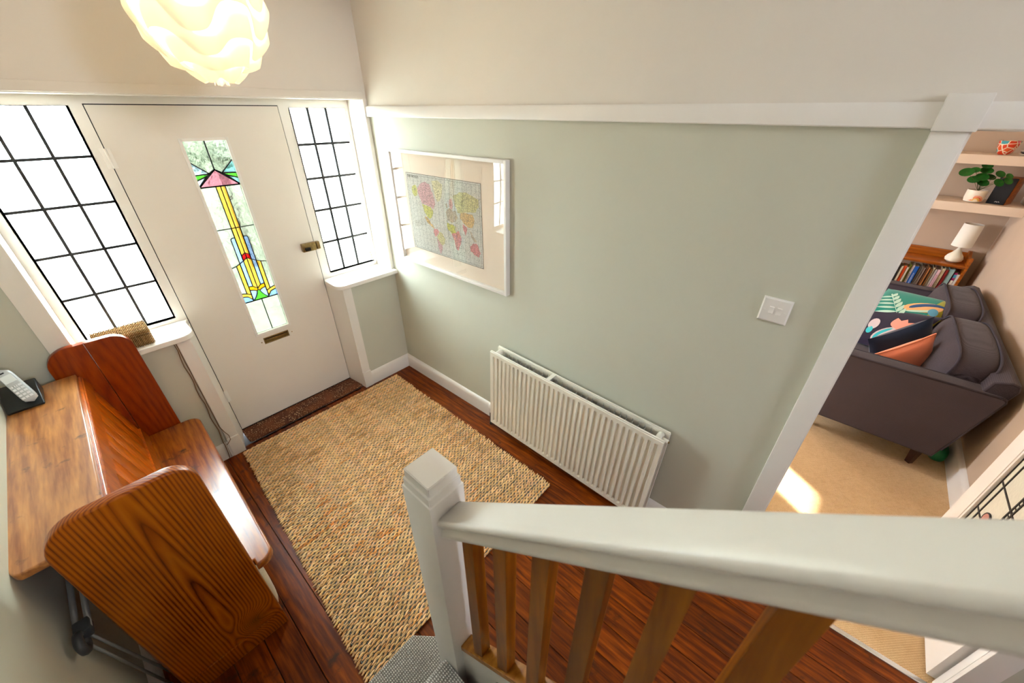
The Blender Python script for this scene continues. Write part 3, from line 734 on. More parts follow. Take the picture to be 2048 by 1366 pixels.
# ================================================================== RADIATOR
rd = thing('radiator', (0, -1.327, 0), 'cream double panel radiator fixed low on the green wall', 'radiator', rx=.030)
RY0, RY1, RZ0, RZ1 = 0.0, -1.128, .078, .684      # local y, z
def rad_panel(name, x, sgn):
    nr = 33; ys = []; pitch = (RY1-RY0+.03)/nr
    prof = [(0.0, 0), (.20, 0), (.30, 1), (.70, 1), (.80, 0)]
    for i in range(nr):
        for t, d in prof: ys.append((RY0-.015+pitch*(i+t), d))
    ys = [(RY0, 0)] + ys + [(RY1+.015, 0), (RY1, 0)]
    zs = [(RZ0, -.3), (RZ0+.004, 0), (RZ0+.028, 0), (RZ0+.036, 1), (RZ1-.036, 1), (RZ1-.028, 0), (RZ1-.004, 0), (RZ1, -.3)]
    vs = []; fs = []; n = len(ys)
    for z, k in zs:
        for y, d in ys:
            dep = (-.010*d if k == 1 else 0) * -1
            vs.append((x + sgn*(dep if k == 1 else 0) - sgn*(-.004 if k < 0 else 0), y, z))
    for j in range(len(zs)-1):
        for i in range(n-1): fs.append((j*n+i, j*n+i+1, (j+1)*n+i+1, (j+1)*n+i))
    m0 = len(vs)
    for z, k in zs:
        for y, d in ys: vs.append((x + sgn*.014, y, z))
    for j in range(len(zs)-1):
        for i in range(n-1): fs.append((m0+j*n+i, m0+(j+1)*n+i, m0+(j+1)*n+i+1, m0+j*n+i+1))
    for i in range(n-1):
        fs.append((i, m0+i, m0+i+1, i+1)); a = (len(zs)-1)*n; fs.append((a+i, a+i+1, m0+a+i+1, m0+a+i))
    for j in range(len(zs)-1):
        fs.append((j*n, (j+1)*n, m0+(j+1)*n, m0+j*n)); b_ = n-1; fs.append((j*n+b_, m0+j*n+b_, m0+(j+1)*n+b_, (j+1)*n+b_))
    o = mesh_obj(name, vs, fs, M_rad, rd, local=True)
    bm = bmesh.new(); bm.from_mesh(o.data); bmesh.ops.recalc_face_normals(bm, faces=bm.faces[:]); bm.to_mesh(o.data); bm.free()
    return o
rad_panel('front_panel', -.118, 1); rad_panel('back_panel', -.030, -1)
box('seam_lip', (-.1155, RY1+.002, RZ1-.001), (-.106, RY0-.002, RZ1+.006), M_rad, rd, bev=.002, local=True)
box('seam_lip', (-.042, RY1+.002, RZ1-.001), (-.033, RY0-.002, RZ1+.006), M_rad, rd, bev=.002, local=True)
fin0 = None
nf = 30
for i in range(nf):
    y = -.07 - i*(1.0/nf)
    if fin0 is None:
        pts = [(-.103, 0), (-.085, -.010), (-.064, -.010), (-.046, 0), (-.046, -.0015), (-.0635, -.0115), (-.0855, -.0115), (-.103, -.0015)]
        fin0 = prism('convector_fin', pts, 'z', RZ0+.06, RZ1-.012, M_fin, rd, local=True); fin0.location.y = y; fin0.location.z = 0
    else:
        c = fin0.copy(); COL.objects.link(c); c.location.y = y
boxes('convector_plate', [((-.0745, -1.08, RZ0+.06), (-.0735, -.05, RZ1-.024))], M_fin, rd, local=True)
box('centre_strap', (-.108, -.455, RZ1+.001), (-.038, -.432, RZ1+.0065), M_rad, rd, bev=.001, local=True)
def hub(y, zc, nm):
    o = tube(nm, [(-.105, y, zc), (-.085, y, zc+.004), (-.065, y, zc+.004), (-.045, y, zc)], .016, M_rad, rd, 12, local=True)
    return o
hub(-1.09, RZ1-.022, 'end_manifold'); hub(-.035, RZ1-.022, 'end_manifold')
tube('bleed_plug', [(-.075, -1.10, RZ1-.022), (-.075, -1.122, RZ1-.022), (-.075, -1.136, RZ1-.022)], [.012, .012, .011], M_rad, rd, 6, local=True)
tube('bleed_valve', [(-.075, -1.135, RZ1-.022), (-.075, -1.142, RZ1-.022)], .006, M_brass, rd, 6, local=True)
tube('lower_manifold', [(-.105, -.03, RZ0+.05), (-.045, -.03, RZ0+.05)], .016, M_rad, rd, 12, local=True)
tube('valve_body', [(-.075, 0.01, RZ0+.05), (-.075, .045, RZ0+.05)], .012, M_brass, rd, 12, local=True)
lathe('valve_head', [(.010, -.012), (.017, 0), (.019, .03), (.017, .055), (.010, .062)], M_plastic, rd, c=(-.075, .038, RZ0+.055), n=16, local=True)
tube('supply_pipe', [(-.075, .04, RZ0+.055), (-.075, .04, .002)], .0075, M_darkmetal, rd, 10, local=True)
tube('supply_pipe', [(-.075, -1.10, RZ0+.05), (-.075, -1.10, .035)], .0075, M_darkmetal, rd, 10, local=True)
boxes('wall_bracket', [((-.03, -.2, RZ0+.05), (-.006, -.17, RZ1-.05)), ((-.03, -.95, RZ0+.05), (-.006, -.92, RZ1-.05))], M_rad, rd, local=True)

# ================================================================== RUG
rug = thing('jute_rug', (-.80, -1.08, 0), 'large woven jute rug with braided rows in front of the door', 'rug')
NR = 118; RT, RBt = -.232, -1.962
pitch = (RT-RBt)/NR
def row_mesh(k):
    rnd = random.Random(k); n = 42; vs = []; fs = []; tint = []
    step = 1.2/n; x = 0.0
    slots = [(i*step, step) for i in range(n)] if k % 2 else [(0, step*.5)] + [((i+.5)*step, step) for i in range(n-1)] + [(1.2-step*.5, step*.5)]
    for x, sl in slots:
        ln = sl*rnd.uniform(.84, 1.0); hw = pitch*rnd.uniform(.50, .60); ang = rnd.uniform(.02, .22)*(1 if k % 2 else .6); z0 = rnd.uniform(.0, .0015)
        t = rnd.uniform(.78, 1.2); tt = (t, t*rnd.uniform(.94, 1.02), t*rnd.uniform(.86, 1.04), 1)
        for strand in (-1, 1):
            cx = x + ln*.5 + strand*ln*.22 + rnd.uniform(-.0015, .0015); cy = strand*hw*.30 + rnd.uniform(-.0008, .0008)
            b0 = len(vs); segs = 5; rings = 6
            for a in range(segs):
                s = -1 + 2*a/(segs-1); rr = sqrt(max(0.0, 1 - s*s*.86))
                for q in range(rings):
                    th = 2*pi*q/rings
                    lx = s*ln*.46; ly = cos(th)*hw*.56*rr; lz = sin(th)*.0052*rr
                    vs.append((cx + lx*cos(ang) - ly*sin(ang), cy + lx*sin(ang) + ly*cos(ang), .009 + z0 + lz)); tint.append(tt)
            for a in range(segs-1):
                for q in range(rings):
                    q2 = (q+1) % rings; fs.append((b0+a*rings+q, b0+(a+1)*rings+q, b0+(a+1)*rings+q2, b0+a*rings+q2))
            fs.append(tuple(b0+q for q in range(rings))); fs.append(tuple(b0+(segs-1)*rings+q for q in range(rings-1, -1, -1)))
    me = bpy.data.meshes.new('braid'); me.from_pydata(vs, [], fs); me.materials.append(M_jute)
    at = me.color_attributes.new('tint', 'FLOAT_COLOR', 'POINT')
    flat = [c for t in tint for c in t]; at.data.foreach_set('color', flat)
    for p in me.polygons: p.use_smooth = True
    return me
rows = [row_mesh(k) for k in range(10)]
for i in range(NR):
    y = RT - pitch*(i+.5); f = i/NR
    xl = -1.375 - .105*min(1, f*1.05) + random.uniform(-.004, .004); xr = -.178 - .035*f + random.uniform(-.006, .006)
    o = bpy.data.objects.new('braid', rows[(i % 2) + 2*random.randrange(5)]); COL.objects.link(o); o.parent = rug
    o.location = (xl+.80, y+1.08 + random.uniform(-.0007, .0007), 0); o.scale = ((xr-xl)/1.2, 1, 1); o.rotation_euler.z = -.012 + .03*f + random.uniform(-.0015, .0015)
mesh_obj('backing', [(x_, y_, z_) for z_ in (.0005, .0075) for x_, y_ in ((-1.366, RT-.006), (-.190, RT-.020), (-.224, RBt+.026), (-1.466, RBt+.005))],
         [(4, 7, 6, 5), (0, 1, 2, 3), (0, 4, 5, 1), (1, 5, 6, 2), (2, 6, 7, 3), (3, 7, 4, 0)], M_back, rug)

# ================================================================== PEW
pew = thing('pew', (-1.572, -.25, 0), 'old varnished pine church pew with ledge behind its back', 'bench', rz=-.0163)
def pbx(n, lo, hi, mt, bev=.003, par=None): return box(n, lo, hi, mt, par or pew, bev=bev, local=True, seg=3)
# near end (one wide board standing on a foot)
pts = rrect(-.355, .092, 0, 1.033, (.0, .0, .075, .105), 10)
near = prism('end_board', pts, 'y', -1.229, -1.190, M_pewend, pew, local=True, bev=.009, seg=4, ang=50)
near['label'] = 'boldly grained end board facing the stairs'
pbx('foot_block', (-.355, -1.229, 0), (0, -1.190, .0905), M_pewend, .003)
# far end: two boards
prism('end_board', [(-.157, .0)] + [(0.0, 0.0)] + [(-.0+(-.075)+.075*cos(t), .958+.075*sin(t)) for t in [i*pi/20 for i in range(11)]] + [(-.157, 1.033)], 'y', 0.0, .034, M_pewfar, pew, local=True, bev=.003, seg=2, ang=50)
prism('end_board', [(-.305, 0.0), (-.1585, 0.0), (-.1585, 1.033)] + [(-.305+.09+.09*cos(t), .943+.09*sin(t)) for t in [pi/2+i*pi/20 for i in range(11)]], 'y', 0.0, .034, M_pewfar, pew, local=True, bev=.003, seg=2, ang=50)
# seat
sp = [(-.165, -.003), (.02, -.003)] + [(.083-.06+.06*sin(t), -.003-.06+.06*cos(t)) for t in [i*pi/2/8 for i in range(9)]] \
   + [(.072-.05+.05*cos(t), -1.218+.05-.05*sin(t)) for t in [i*pi/2/8 for i in range(9)]] + [(.003, -1.218), (.003, -1.188), (-.165, -1.188)]
prism('seat', sp, 'z', .393, .430, M_seat, pew, local=True, bev=.010, seg=4, ang=50)
pbx('seat_rail', (-.045, -1.19, .30), (-.02, 0, .393), M_pewend, .003)
pbx('stretcher', (-.20, -1.19, .10), (-.18, 0, .18), M_pewend, .003)
# leaning back: bottom (x=-.155,z=.43) to top (x=-.235,z=.885)
def bx_(z): return -.155 - (z-.43)*.080/.455
def slab(n, y0, y1, z0, z1, t0, t1, mt, bev=.002):
    pts = [(bx_(z0)+t1, z0), (bx_(z1)+t1, z1), (bx_(z1)+t0, z1), (bx_(z0)+t0, z0)]
    return prism(n, pts, 'y', y0, y1, mt, pew, local=True, bev=bev, seg=2)
slab('top_rail', -1.19, 0, .815, .878, -.016, .010, M_pewback)
slab('bottom_rail', -1.19, 0, .43, .495, -.016, .010, M_pewback)
nb = 11; bw = 1.19/nb
for i in range(nb):
    y1 = -i*bw; y0 = y1 - bw
    slab('back_board', y0+.0014, y1-.0014, .495, .8155, -.014, .0015, M_pewback, bev=.0022)
# ledge
lp_ = [(-.239, -.004), (-.239, -1.172)] + [(-.455+.035-.035*sin(t), -1.172+.13-.13*cos(t)) for t in [i*pi/2/8 for i in range(9)]] + [(-.455+.16-.16*cos(t), -.004-.17+.17*sin(t)) for t in [i*pi/2/8 for i in range(9)]]
lp_[1] = (-.239, -1.172)
prism('ledge', lp_, 'z', .876, .902, M_ledge, pew, local=True, bev=.006, seg=4, ang=50)
pbx('ledge_moulding', (-.243, -1.19, .868), (-.228, 0, .884), M_pewback, .006)
pbx('ledge_bracket', (-.40, -.62, .78), (-.25, -.60, .876), M_pewend, .003)

# ================================================================== things on and under the pew
M_ph_s = plain('phone_silver', '#C6CACC', .3); M_ph_b = plain('phone_black', '#15171A', .35); M_scr = plain('phone_screen', '#E8EEF0', .15); M_key = plain('phone_key', '#F4F6F8', .3)
ph = thing('cordless_phone', (-1.97, -.37, .903), 'silver and black cordless phone in its cradle on pew ledge', 'phone')
pts = [(-.300, .903), (-.452, .903), (-.456, .912), (-.425, .925), (-.365, .955), (-.30, .965)]
cr = prism('cradle', [(y, z) for y, z in pts], 'x', -2.024, -1.916, M_ph_b, ph, bev=.006, seg=3)
hs = bpy.data.objects.new('handset', None)
A = Vector((-1.940, -.440, .924)); B = Vector((-1.972, -.372, 1.068)); d = (B-A); ln = d.length; d.normalize()
sx = Vector((1, 0, 0)) - d*d.x; sx = (sx + Vector((0, -.12, 0))); sx = (sx - d*sx.dot(d)).normalized(); nn = sx.cross(d).normalized()
def loc2w(u, v, w_): return A + d*u + sx*v + nn*w_
nsec = 14; vs = []; fs = []; R_ = 16
for i in range(nsec+1):
    s = i/nsec; hwid = .024*(1 - .10*s) * (sqrt(max(0, 1-((s-.5)*2)**8))*.97+.03); th = .013*(1+.25*s) * (sqrt(max(0, 1-((s-.5)*2)**8))*.95+.05)
    for k in range(R_):
        a = 2*pi*k/R_; ca, sa = cos(a), sin(a)
        vs.append(tuple(loc2w(s*ln, hwid*math.copysign(abs(ca)**.6, ca), th*math.copysign(abs(sa)**.7, sa))))
for i in range(nsec):
    for k in range(R_): fs.append((i*R_+k, i*R_+(k+1) % R_, (i+1)*R_+(k+1) % R_, (i+1)*R_+k))
fs.append(tuple(range(R_-1, -1, -1))); fs.append(tuple(range(nsec*R_, nsec*R_+R_)))
bpy.data.objects.remove(hs)
hs = mesh_obj('handset', vs, fs, M_ph_s, ph, smooth=True)
def pad(nm, u0, u1, v0, v1, w_, mt):
    P = [loc2w(u, v, q) for q in (w_-.004, w_) for u, v in ((u0, v0), (u1, v0), (u1, v1), (u0, v1))]
    return mesh_obj(nm, P, [(3,2,1,0),(4,5,6,7),(0,1,5,4),(1,2,6,5),(2,3,7,6),(3,0,4,7)], mt, hs)
pad('screen', ln*.62, ln*.82, -.017, .017, .0168, M_scr)
for r_ in range(5):
    for c_ in range(3): pad('key', ln*(.14+r_*.085), ln*(.14+r_*.085+.05), -.017+c_*.0125, -.008+c_*.0125, .0155, M_key)
pad('earpiece', ln*.88, ln*.91, -.006, .006, .0172, M_ph_b)
text('key_legend', '1 2 3', .009, M_ph_b, hs, tuple(loc2w(ln*.49, -.016, .0157)), Matrix((( sx.x, d.x, nn.x, 0), (sx.y, d.y, nn.y, 0), (sx.z, d.z, nn.z, 0), (0, 0, 0, 1))), .0002)

bk = thing('wicker_box', (-1.60, -.13, .915), 'small lidded wicker box on the sill under the left window', 'basket')
box('body', (-1.70, -.195, .915), (-1.495, -.065, .972), M_wicker, bk, bev=.008, seg=3)
box('lid', (-1.706, -.200, .975), (-1.489, -.060, .998), M_wicker, bk, bev=.008, seg=3)
# woven strands on the box
st = []
for i in range(20):
    x = -1.697 + i*.0102
    st.append(tube_vf([(x, -.2035, .916), (x+.003*(-1)**i, -.2045, .945), (x, -.2035, .972)], .0028, 5))
for j in range(4):
    z = .921+.014*j; st.append(tube_vf([(-1.70+.205*t/20, -.2015-.0035*(-1)**(t+j), z) for t in range(21)], .0028, 5))
    st.append(tube_vf([(-1.4935-.0+.0035*(-1)**(t+j), -.195+.13*t/12, z) for t in range(13)], .0028, 5))
for j in range(13):
    y = -.196+.011*j; st.append(tube_vf([(-1.704+.213*t/22, y, .999+.0025*(-1)**(t+j)) for t in range(23)], .003, 5))
v_, f_ = merge(st); put(mesh_obj('woven_strands', v_, f_, M_wicker, bk, smooth=True), kind='stuff')

M_tube = plain('airer_tube', '#8F8F8C', .35, metal=.5); M_joint = plain('airer_joint', '#3C3E40', .4)
ai = thing('clothes_airer', (-1.98, -1.0, 0), 'folded grey metal clothes airer leaning between pew and wall', 'airer')
tube('frame_tube', [(-2.008, -1.50, .655), (-2.008, -.45, .66)], .008, M_tube, ai, 10)
tube('frame_tube', [(-1.982, -1.48, .655), (-1.982, -.45, .66)], .008, M_tube, ai, 10)
tube('frame_tube', [(-1.996, -1.47, .62), (-1.958, -1.378, .012)], .0045, M_tube, ai, 8)
tube('frame_tube', [(-2.006, -1.49, .61), (-1.990, -1.379, .012)], .0045, M_tube, ai, 8)
tube('frame_tube', [(-1.958, -1.378, .03), (-1.958, -.5, .03)], .0045, M_tube, ai, 8)
tube('frame_tube', [(-1.996, -.5, .62), (-1.958, -.5, .03)], .0045, M_tube, ai, 8)
tube('joint', [(-2.002, -1.515+.026*cos(a), .648+.026*sin(a)) for a in [2*pi*i/20 for i in range(20)]], .012, M_joint, ai, 8, closed=True)
box('joint', (-2.012, -1.50, .635), (-1.976, -1.45, .672), M_joint, ai, bev=.006)

M_cot = weave('cotton_bag_weave', '#B9A788', '#E6DAC2', 110, 0, .5, .001)
sbg = thing('cloth_bag', (-1.62, -1.33, 0), 'cream woven bag tucked under the pew seat', 'bag')
def puff(name, c, hx, hy, hz, mt, parent=None, p=4.0, nu=24, nv=14, warp=None, local=False):
    vs = []; fs = []
    def S(t, e): return math.copysign(abs(t)**e, t)
    e = 2.0/p
    for j in range(nv+1):
        ph_ = -pi/2 + pi*j/nv
        for i in range(nu):
            th = 2*pi*i/nu
            q = Vector((hx*S(cos(ph_), e)*S(cos(th), e), hy*S(cos(ph_), e)*S(sin(th), e), hz*S(sin(ph_), e)))
            if warp: q = warp(q)
            vs.append(tuple(Vector(c)+q))
    for j in range(nv):
        for i in range(nu): fs.append((j*nu+i, j*nu+(i+1) % nu, (j+1)*nu+(i+1) % nu, (j+1)*nu+i))
    return mesh_obj(name, vs, fs, mt, parent, local, smooth=True)
puff('bag_body', (-1.625, -1.30, .185), .05, .13, .185, M_cot, sbg, 3.5)
tube('handle', [(-1.615, -1.22+.0, .33), (-1.61, -1.25, .375), (-1.61, -1.30, .385), (-1.615, -1.35, .33)], .006, M_cot, sbg)

# phone cables down the left pilaster
cb = thing('telephone_cable', (-1.428, -.21, 0), 'thin white and brown telephone wires clipped beside the door', 'cable')
M_cw = plain('cable_white', '#D8CFC0', .5); M_cbn = plain('cable_brown', '#8A6240', .5)
def wob(x0, z0, x1, z1, n=14, a=.003, y=-.199): return [(x0+(x1-x0)*i/n+a*sin(i*1.7), y, z0+(z1-z0)*i/n) for i in range(n+1)]
tube('wire', wob(-1.424, .884, -1.430, .125) + [(-1.431, -.212, .119), (-1.434, -.214, .06), (-1.436, -.214, .004)], .0022, M_cw, cb, 6)
tube('wire', wob(-1.430, .884, -1.438, .125, a=.004, y=-.1985) + [(-1.440, -.212, .119), (-1.444, -.214, .06), (-1.450, -.214, .004)], .0022, M_cbn, cb, 6)
tube('wire', wob(-1.4215, .884, -1.4225, .26, a=.001, y=-.2015) + [(-1.412, -.2105, .21), (-1.400, -.2105, .17), (-1.402, -.216, .14), (-1.420, -.216, .12), (-1.432, -.214, .11)], .002, M_cbn, cb, 6)

# ================================================================== STAIRCASE
PT = tan(radians(41)); stc = thing('staircase', (-1.24, -2.31, 0), 'white and pine staircase with grey carpeted steps', 'staircase')
RISE, GO, Y1 = .19, .2185, -2.026
ns = 9
for i in range(ns):
    z1 = RISE*(i+1); yn = Y1 - GO*i; yb = yn - GO - .02
    xr = -1.2835 if i else -1.2805
    if i == 0:
        pts = [(XL+.002, yn), (-1.285, yn), (-1.222, yn-.078), (-1.222, -2.204), (-1.2835, -2.204), (-1.2835, yb), (XL+.002, yb)]
        st_ = prism('step', pts, 'z', 0.0, z1, M_stair, stc, bev=.014, seg=4, ang=60)
    else:
        pr = [(yn-.012, z1-RISE-.0), (yn-.012, z1-.03), (yn-.004, z1-.028), (yn, z1-.015), (yn-.006, z1-.003), (yn-.018, z1), (yb, z1), (yb, z1-RISE)]
        st_ = prism('step', pr, 'x', XL+.002, -1.2835 if yn > -2.32 else -1.252, M_stair, stc, ang=50)
def zl(y, z0): return z0 + PT*(-2.31-y)
YE = -4.0
def sloped(name, x0, x1, za, zb, mt, y0=-2.3105, y1=YE, bev=.002):
    return prism(name, [(y0, zl(y0, za)), (y0, zl(y0, zb)), (y1, zl(y1, zb)), (y1, zl(y1, za))], 'x', x0, x1, mt, stc, bev=bev, seg=2)
sloped('outer_string', -1.250, -1.218, .19, .495, M_white)
sloped('base_rail', -1.2545, -1.2075, .495, .522, M_pinerail, bev=.003)
# handrail profile (x, offset from top line)
hp = [(-1.262, -.002), (-1.250, 0), (-1.206, 0), (-1.1975, -.002), (-1.193, -.009), (-1.195, -.024), (-1.201, -.030), (-1.203, -.036), (-1.1995, -.044), (-1.199, -.070), (-1.203, -.075),
      (-1.256, -.076), (-1.261, -.072), (-1.264, -.062), (-1.261, -.053), (-1.253, -.047), (-1.249, -.040), (-1.252, -.034), (-1.262, -.028), (-1.269, -.021), (-1.270, -.013), (-1.267, -.006)]
vs = []; n = len(hp)
for y in (-2.3105, YE):
    for x, o_ in hp: vs.append((x, y, zl(y, 1.186)+o_))
fs = [(i, (i+1) % n, n+(i+1) % n, n+i) for i in range(n)] + [tuple(range(n)), tuple(range(2*n-1, n-1, -1))]
hr = mesh_obj('handrail', vs, fs, M_white, stc); 
bm = bmesh.new(); bm.from_mesh(hr.data); bmesh.ops.recalc_face_normals(bm, faces=bm.faces[:]); bm.to_mesh(hr.data); bm.free(); autosmooth(hr, 50)
for i in range(16):
    yc = -2.387 - .098*i
    if yc < YE+.1: break
    if i in (6, 7): continue
    h = .0175
    v_ = []
    for y in (yc+h, yc-h):
        for x in (-1.248, -1.215): v_ += [(x, y, zl(y, .5225)), (x, y, zl(y, 1.112))]
    # order: y0x0b,y0x0t,y0x1b,y0x1t,y1x0b,y1x0t,y1x1b,y1x1t
    mesh_obj('baluster', v_, [(0,2,6,4),(1,5,7,3),(0,1,3,2),(4,6,7,5),(0,4,5,1),(2,3,7,6)], M_pine, stc)
# newel
nw = box('newel_post', (-1.280, -2.310, 0.0), (-1.180, -2.205, 1.236), M_white, stc, bev=.003)
def frus(name, z0, z1, s0, s1, mt, par):
    cx, cy = -1.230, -2.2575; V = []
    for z, s in ((z0, s0), (z1, s1)):
        for a, b_ in ((-1, -1), (1, -1), (1, 1), (-1, 1)): V.append((cx+a*(.05-s), cy+b_*(.0525-s), z))
    bm = bmesh.new(); q = [bm.verts.new(v) for v in V]
    for f in ((3,2,1,0),(4,5,6,7),(0,1,5,4),(1,2,6,5),(2,3,7,6),(3,0,4,7)): bm.faces.new([q[i] for i in f])
    bmesh.ops.bevel(bm, geom=bm.edges[:], offset=.002, segments=2, affect='EDGES')
    return autosmooth(from_bm(name, bm, mt, par))
frus('cap_band', 1.234, 1.262, .004, .004, M_white, nw)
frus('cap_block', 1.260, 1.290, .008, .008, M_white, nw)
# spandrel closing the side of the stairs
struct(mesh_obj('wall_spandrel', [(-1.216, -2.33, 0), (-1.216, -2.33, zl(-2.33, .20)), (-1.216, YE, zl(YE, .20)), (-1.216, YE, 0), (-1.246, -2.33, 0), (-1.246, -2.33, zl(-2.33, .20)), (-1.246, YE, zl(YE, .20)), (-1.246, YE, 0)],
    [(0,1,2,3),(7,6,5,4),(0,4,5,1),(1,5,6,2),(2,6,7,3),(3,7,4,0)], M_white))

# ================================================================== PENDANT LAMP
def shade_mat():
    mt = bpy.data.materials.new('shade_plastic'); mt.use_nodes = True; nt = mt.node_tree; nt.nodes.clear()
    out = nt.nodes.new('ShaderNodeOutputMaterial'); tl = N(nt, 'ShaderNodeBsdfTranslucent'); tl.inputs[0].default_value = (.34, .32, .29, 1)
    df = N(nt, 'ShaderNodeBsdfDiffuse'); df.inputs[0].default_value = C_('#FFF6E6')
    em = N(nt, 'ShaderNodeEmission'); em.inputs[0].default_value = C_('#FFE3B0'); em.inputs[1].default_value = .12
    mx = N(nt, 'ShaderNodeMixShader'); mx.inputs[0].default_value = .45; L(nt, tl.outputs[0], mx.inputs[1]); L(nt, df.outputs[0], mx.inputs[2])
    ad = nt.nodes.new('ShaderNodeAddShader'); L(nt, mx.outputs[0], ad.inputs[0]); L(nt, em.outputs[0], ad.inputs[1]); L(nt, ad.outputs[0], out.inputs[0])
    return mt
M_shade = shade_mat()
PC = Vector((-1.04, -1.06, 2.275)); PR = .156; PZ = .188
pl = thing('pendant_lamp', tuple(PC), 'lit white pendant lamp with wavy layered plastic shade', 'lamp')
NS = 8
def shade_pt(th, t, dr_):
    """t 0..1 from bottom to top"""
    ph_ = -pi/2*.93 + t*pi*.90
    r = PR + dr_
    return (PC.x + r*cos(ph_)*cos(th), PC.y + r*cos(ph_)*sin(th), PC.z + (PZ+dr_)*sin(ph_))
for k in range(NS):
    vs = []; fs = []; nt_ = 220; nsg = 9
    for j in range(nsg+1):
        s = j/nsg
        for i in range(nt_):
            th = 2*pi*i/nt_
            a6 = 5*th + .30*k + .9; wv = math.tanh(1.6*sin(a6))/.92; wv2 = .5*sin(2*th+1.2)
            base = (k - .75 + s*1.8)/NS
            amp = .10*sin(pi*min(1, max(0, base)))**.6
            t = base + amp*wv*(.8+.3*wv2)
            t = min(1, max(0, t))
            # lower edge stands proud, upper edge tucks under the next layer
            vs.append(shade_pt(th, t, .030*(1-s)**1.1 + .010*wv*(1-s)))
    for j in range(nsg):
        for i in range(nt_):
            i2 = (i+1) % nt_; fs.append((j*nt_+i, j*nt_+i2, (j+1)*nt_+i2, (j+1)*nt_+i))
    mesh_obj('shade_layer', vs, fs, M_shade, pl, smooth=True)
tube('flex', [(PC.x, PC.y, PC.z+.19), (PC.x, PC.y, 2.62)], .003, M_plastic, pl)
lathe('ceiling_rose', [(.0, -.03), (.03, -.028), (.045, 0)], M_plastic, pl, c=(PC.x, PC.y, 2.62))
lathe('lamp_holder', [(.0, -.05), (.016, -.05), (.018, 0), (.006, .02)], M_plastic, pl, c=(PC.x, PC.y, PC.z+.13))

# ================================================================== LIVING ROOM: open door
d2 = thing('door_2', (.045, -3.66, .01), 'white open living room door with leaded glass', kind='structure')
DX0, DX1, DZ0, DZ1 = .045, .805, .012, 1.935
gx0, gx1, gz0, gz1 = .15, .697, .27, 1.80
boxes('door_leaf', [((DX0, -3.68, DZ0), (gx0, -3.642, DZ1)), ((gx1, -3.68, DZ0), (DX1, -3.642, DZ1)), ((gx0, -3.68, DZ0), (gx1, -3.642, gz0)), ((gx0, -3.68, gz1), (gx1, -3.642, DZ1))], M_white, d2)
boxes('glazing_bead', [((gx1-.014, -3.655, gz0), (gx1, -3.645, gz1)), ((gx0, -3.655, gz0), (gx0+.014, -3.645, gz1)), ((gx0, -3.655, gz0), (gx1, -3.645, gz0+.014)), ((gx0, -3.655, gz1-.014), (gx1, -3.645, gz1))], M_white, d2)
M_lg = plain('textured_cream_glass', '#DDDAC8', .25, bscale=45, bstr=.9)
vx = [gx0+.014, .20, .36, .46, .485, .64, gx1-.014]; vz = [gz0+.014, .32, .44, .61, .86, 1.2, 1.5, 1.70, gz1-.014]
for i in range(len(vx)-1):
    for j in range(len(vz)-1): box('glass_pane', (vx[i], -3.664, vz[j]), (vx[i+1], -3.658, vz[j+1]), M_lg, d2)
cm = [((x-.004, -3.6675, vz[0]), (x+.004, -3.655, vz[-1])) for x in vx] + [((vx[0], -3.667, z-.004), (vx[-1], -3.6555, z+.004)) for z in vz]
cm += [((.46, -3.6665, z-.0025), (.485, -3.656, z+.0025)) for z in [vz[0]+.022*i for i in range(int((vz[-1]-vz[0])/.022))]]
boxes('lead_came', cm, M_lead, d2)
vs, fs = lathe_vf([(0, .004), (.03, .003), (.034, 0)], 20); mesh_obj('glass_roundel', [(.555+v[0], -3.655+v[2], .47+v[1]) for v in vs], fs, plain('pink_roundel', '#C98B80', .3), d2)
vs, fs = tube_vf([(.555+.034*cos(a), -3.655, .47+.034*sin(a)) for a in [2*pi*i/24 for i in range(24)]], .004, 6, True); mesh_obj('lead_ring', vs, fs, M_lead, d2, smooth=True)

# ================================================================== SOFA
sf = thing('sofa', (2.3, -3.35, 0), 'dark grey two seater sofa with piped cushions by living room wall', 'sofa')
SX0, SX1 = 1.40, 3.22; YB = -3.755; YF = -2.90
armp = [(YF, .15), (-3.646, .15), (-3.748, .63), (-3.742, .648), (-3.72, .655), (YF+.03, .655), (YF, .635)]
for a, b_ in ((SX0, SX0+.11), (SX1-.11, SX1)):
    arm = prism('arm', armp, 'x', a, b_, M_sofa, sf, bev=.012, seg=3, ang=60)
    for xe in (a+.003, b_-.003):
        tube('piping', [(xe, YF+.0, .30), (xe, YF-.003, .62), (xe, YF-.03, .653), (xe, -3.715, .653), (xe, -3.742, .63), (xe, -3.66, .22)], .0055, M_piping, arm, 6)
prism('back_frame', [(-3.646, .15), (-3.748, .63), (-3.765, .70), (-3.755, .735), (-3.72, .745), (-3.66, .72), (-3.60, .45), (-3.56, .15)], 'x', SX0+.02, SX1-.02, M_sofa, sf, bev=.012, seg=3, ang=60)
box('seat_base', (SX0+.1, YB+.12, .15), (SX1-.1, YF+.01, .31), M_sofa, sf, bev=.012)
mid = (SX0+SX1)/2
for a, b_ in ((SX0+.112, mid-.002), (mid+.002, SX1-.112)):
    puff('seat_cushion', ((a+b_)/2, (YF-3.56)/2, .378), (b_-a)/2, (YF+3.56)/2+.02, .075, M_sofa, sf, 9)
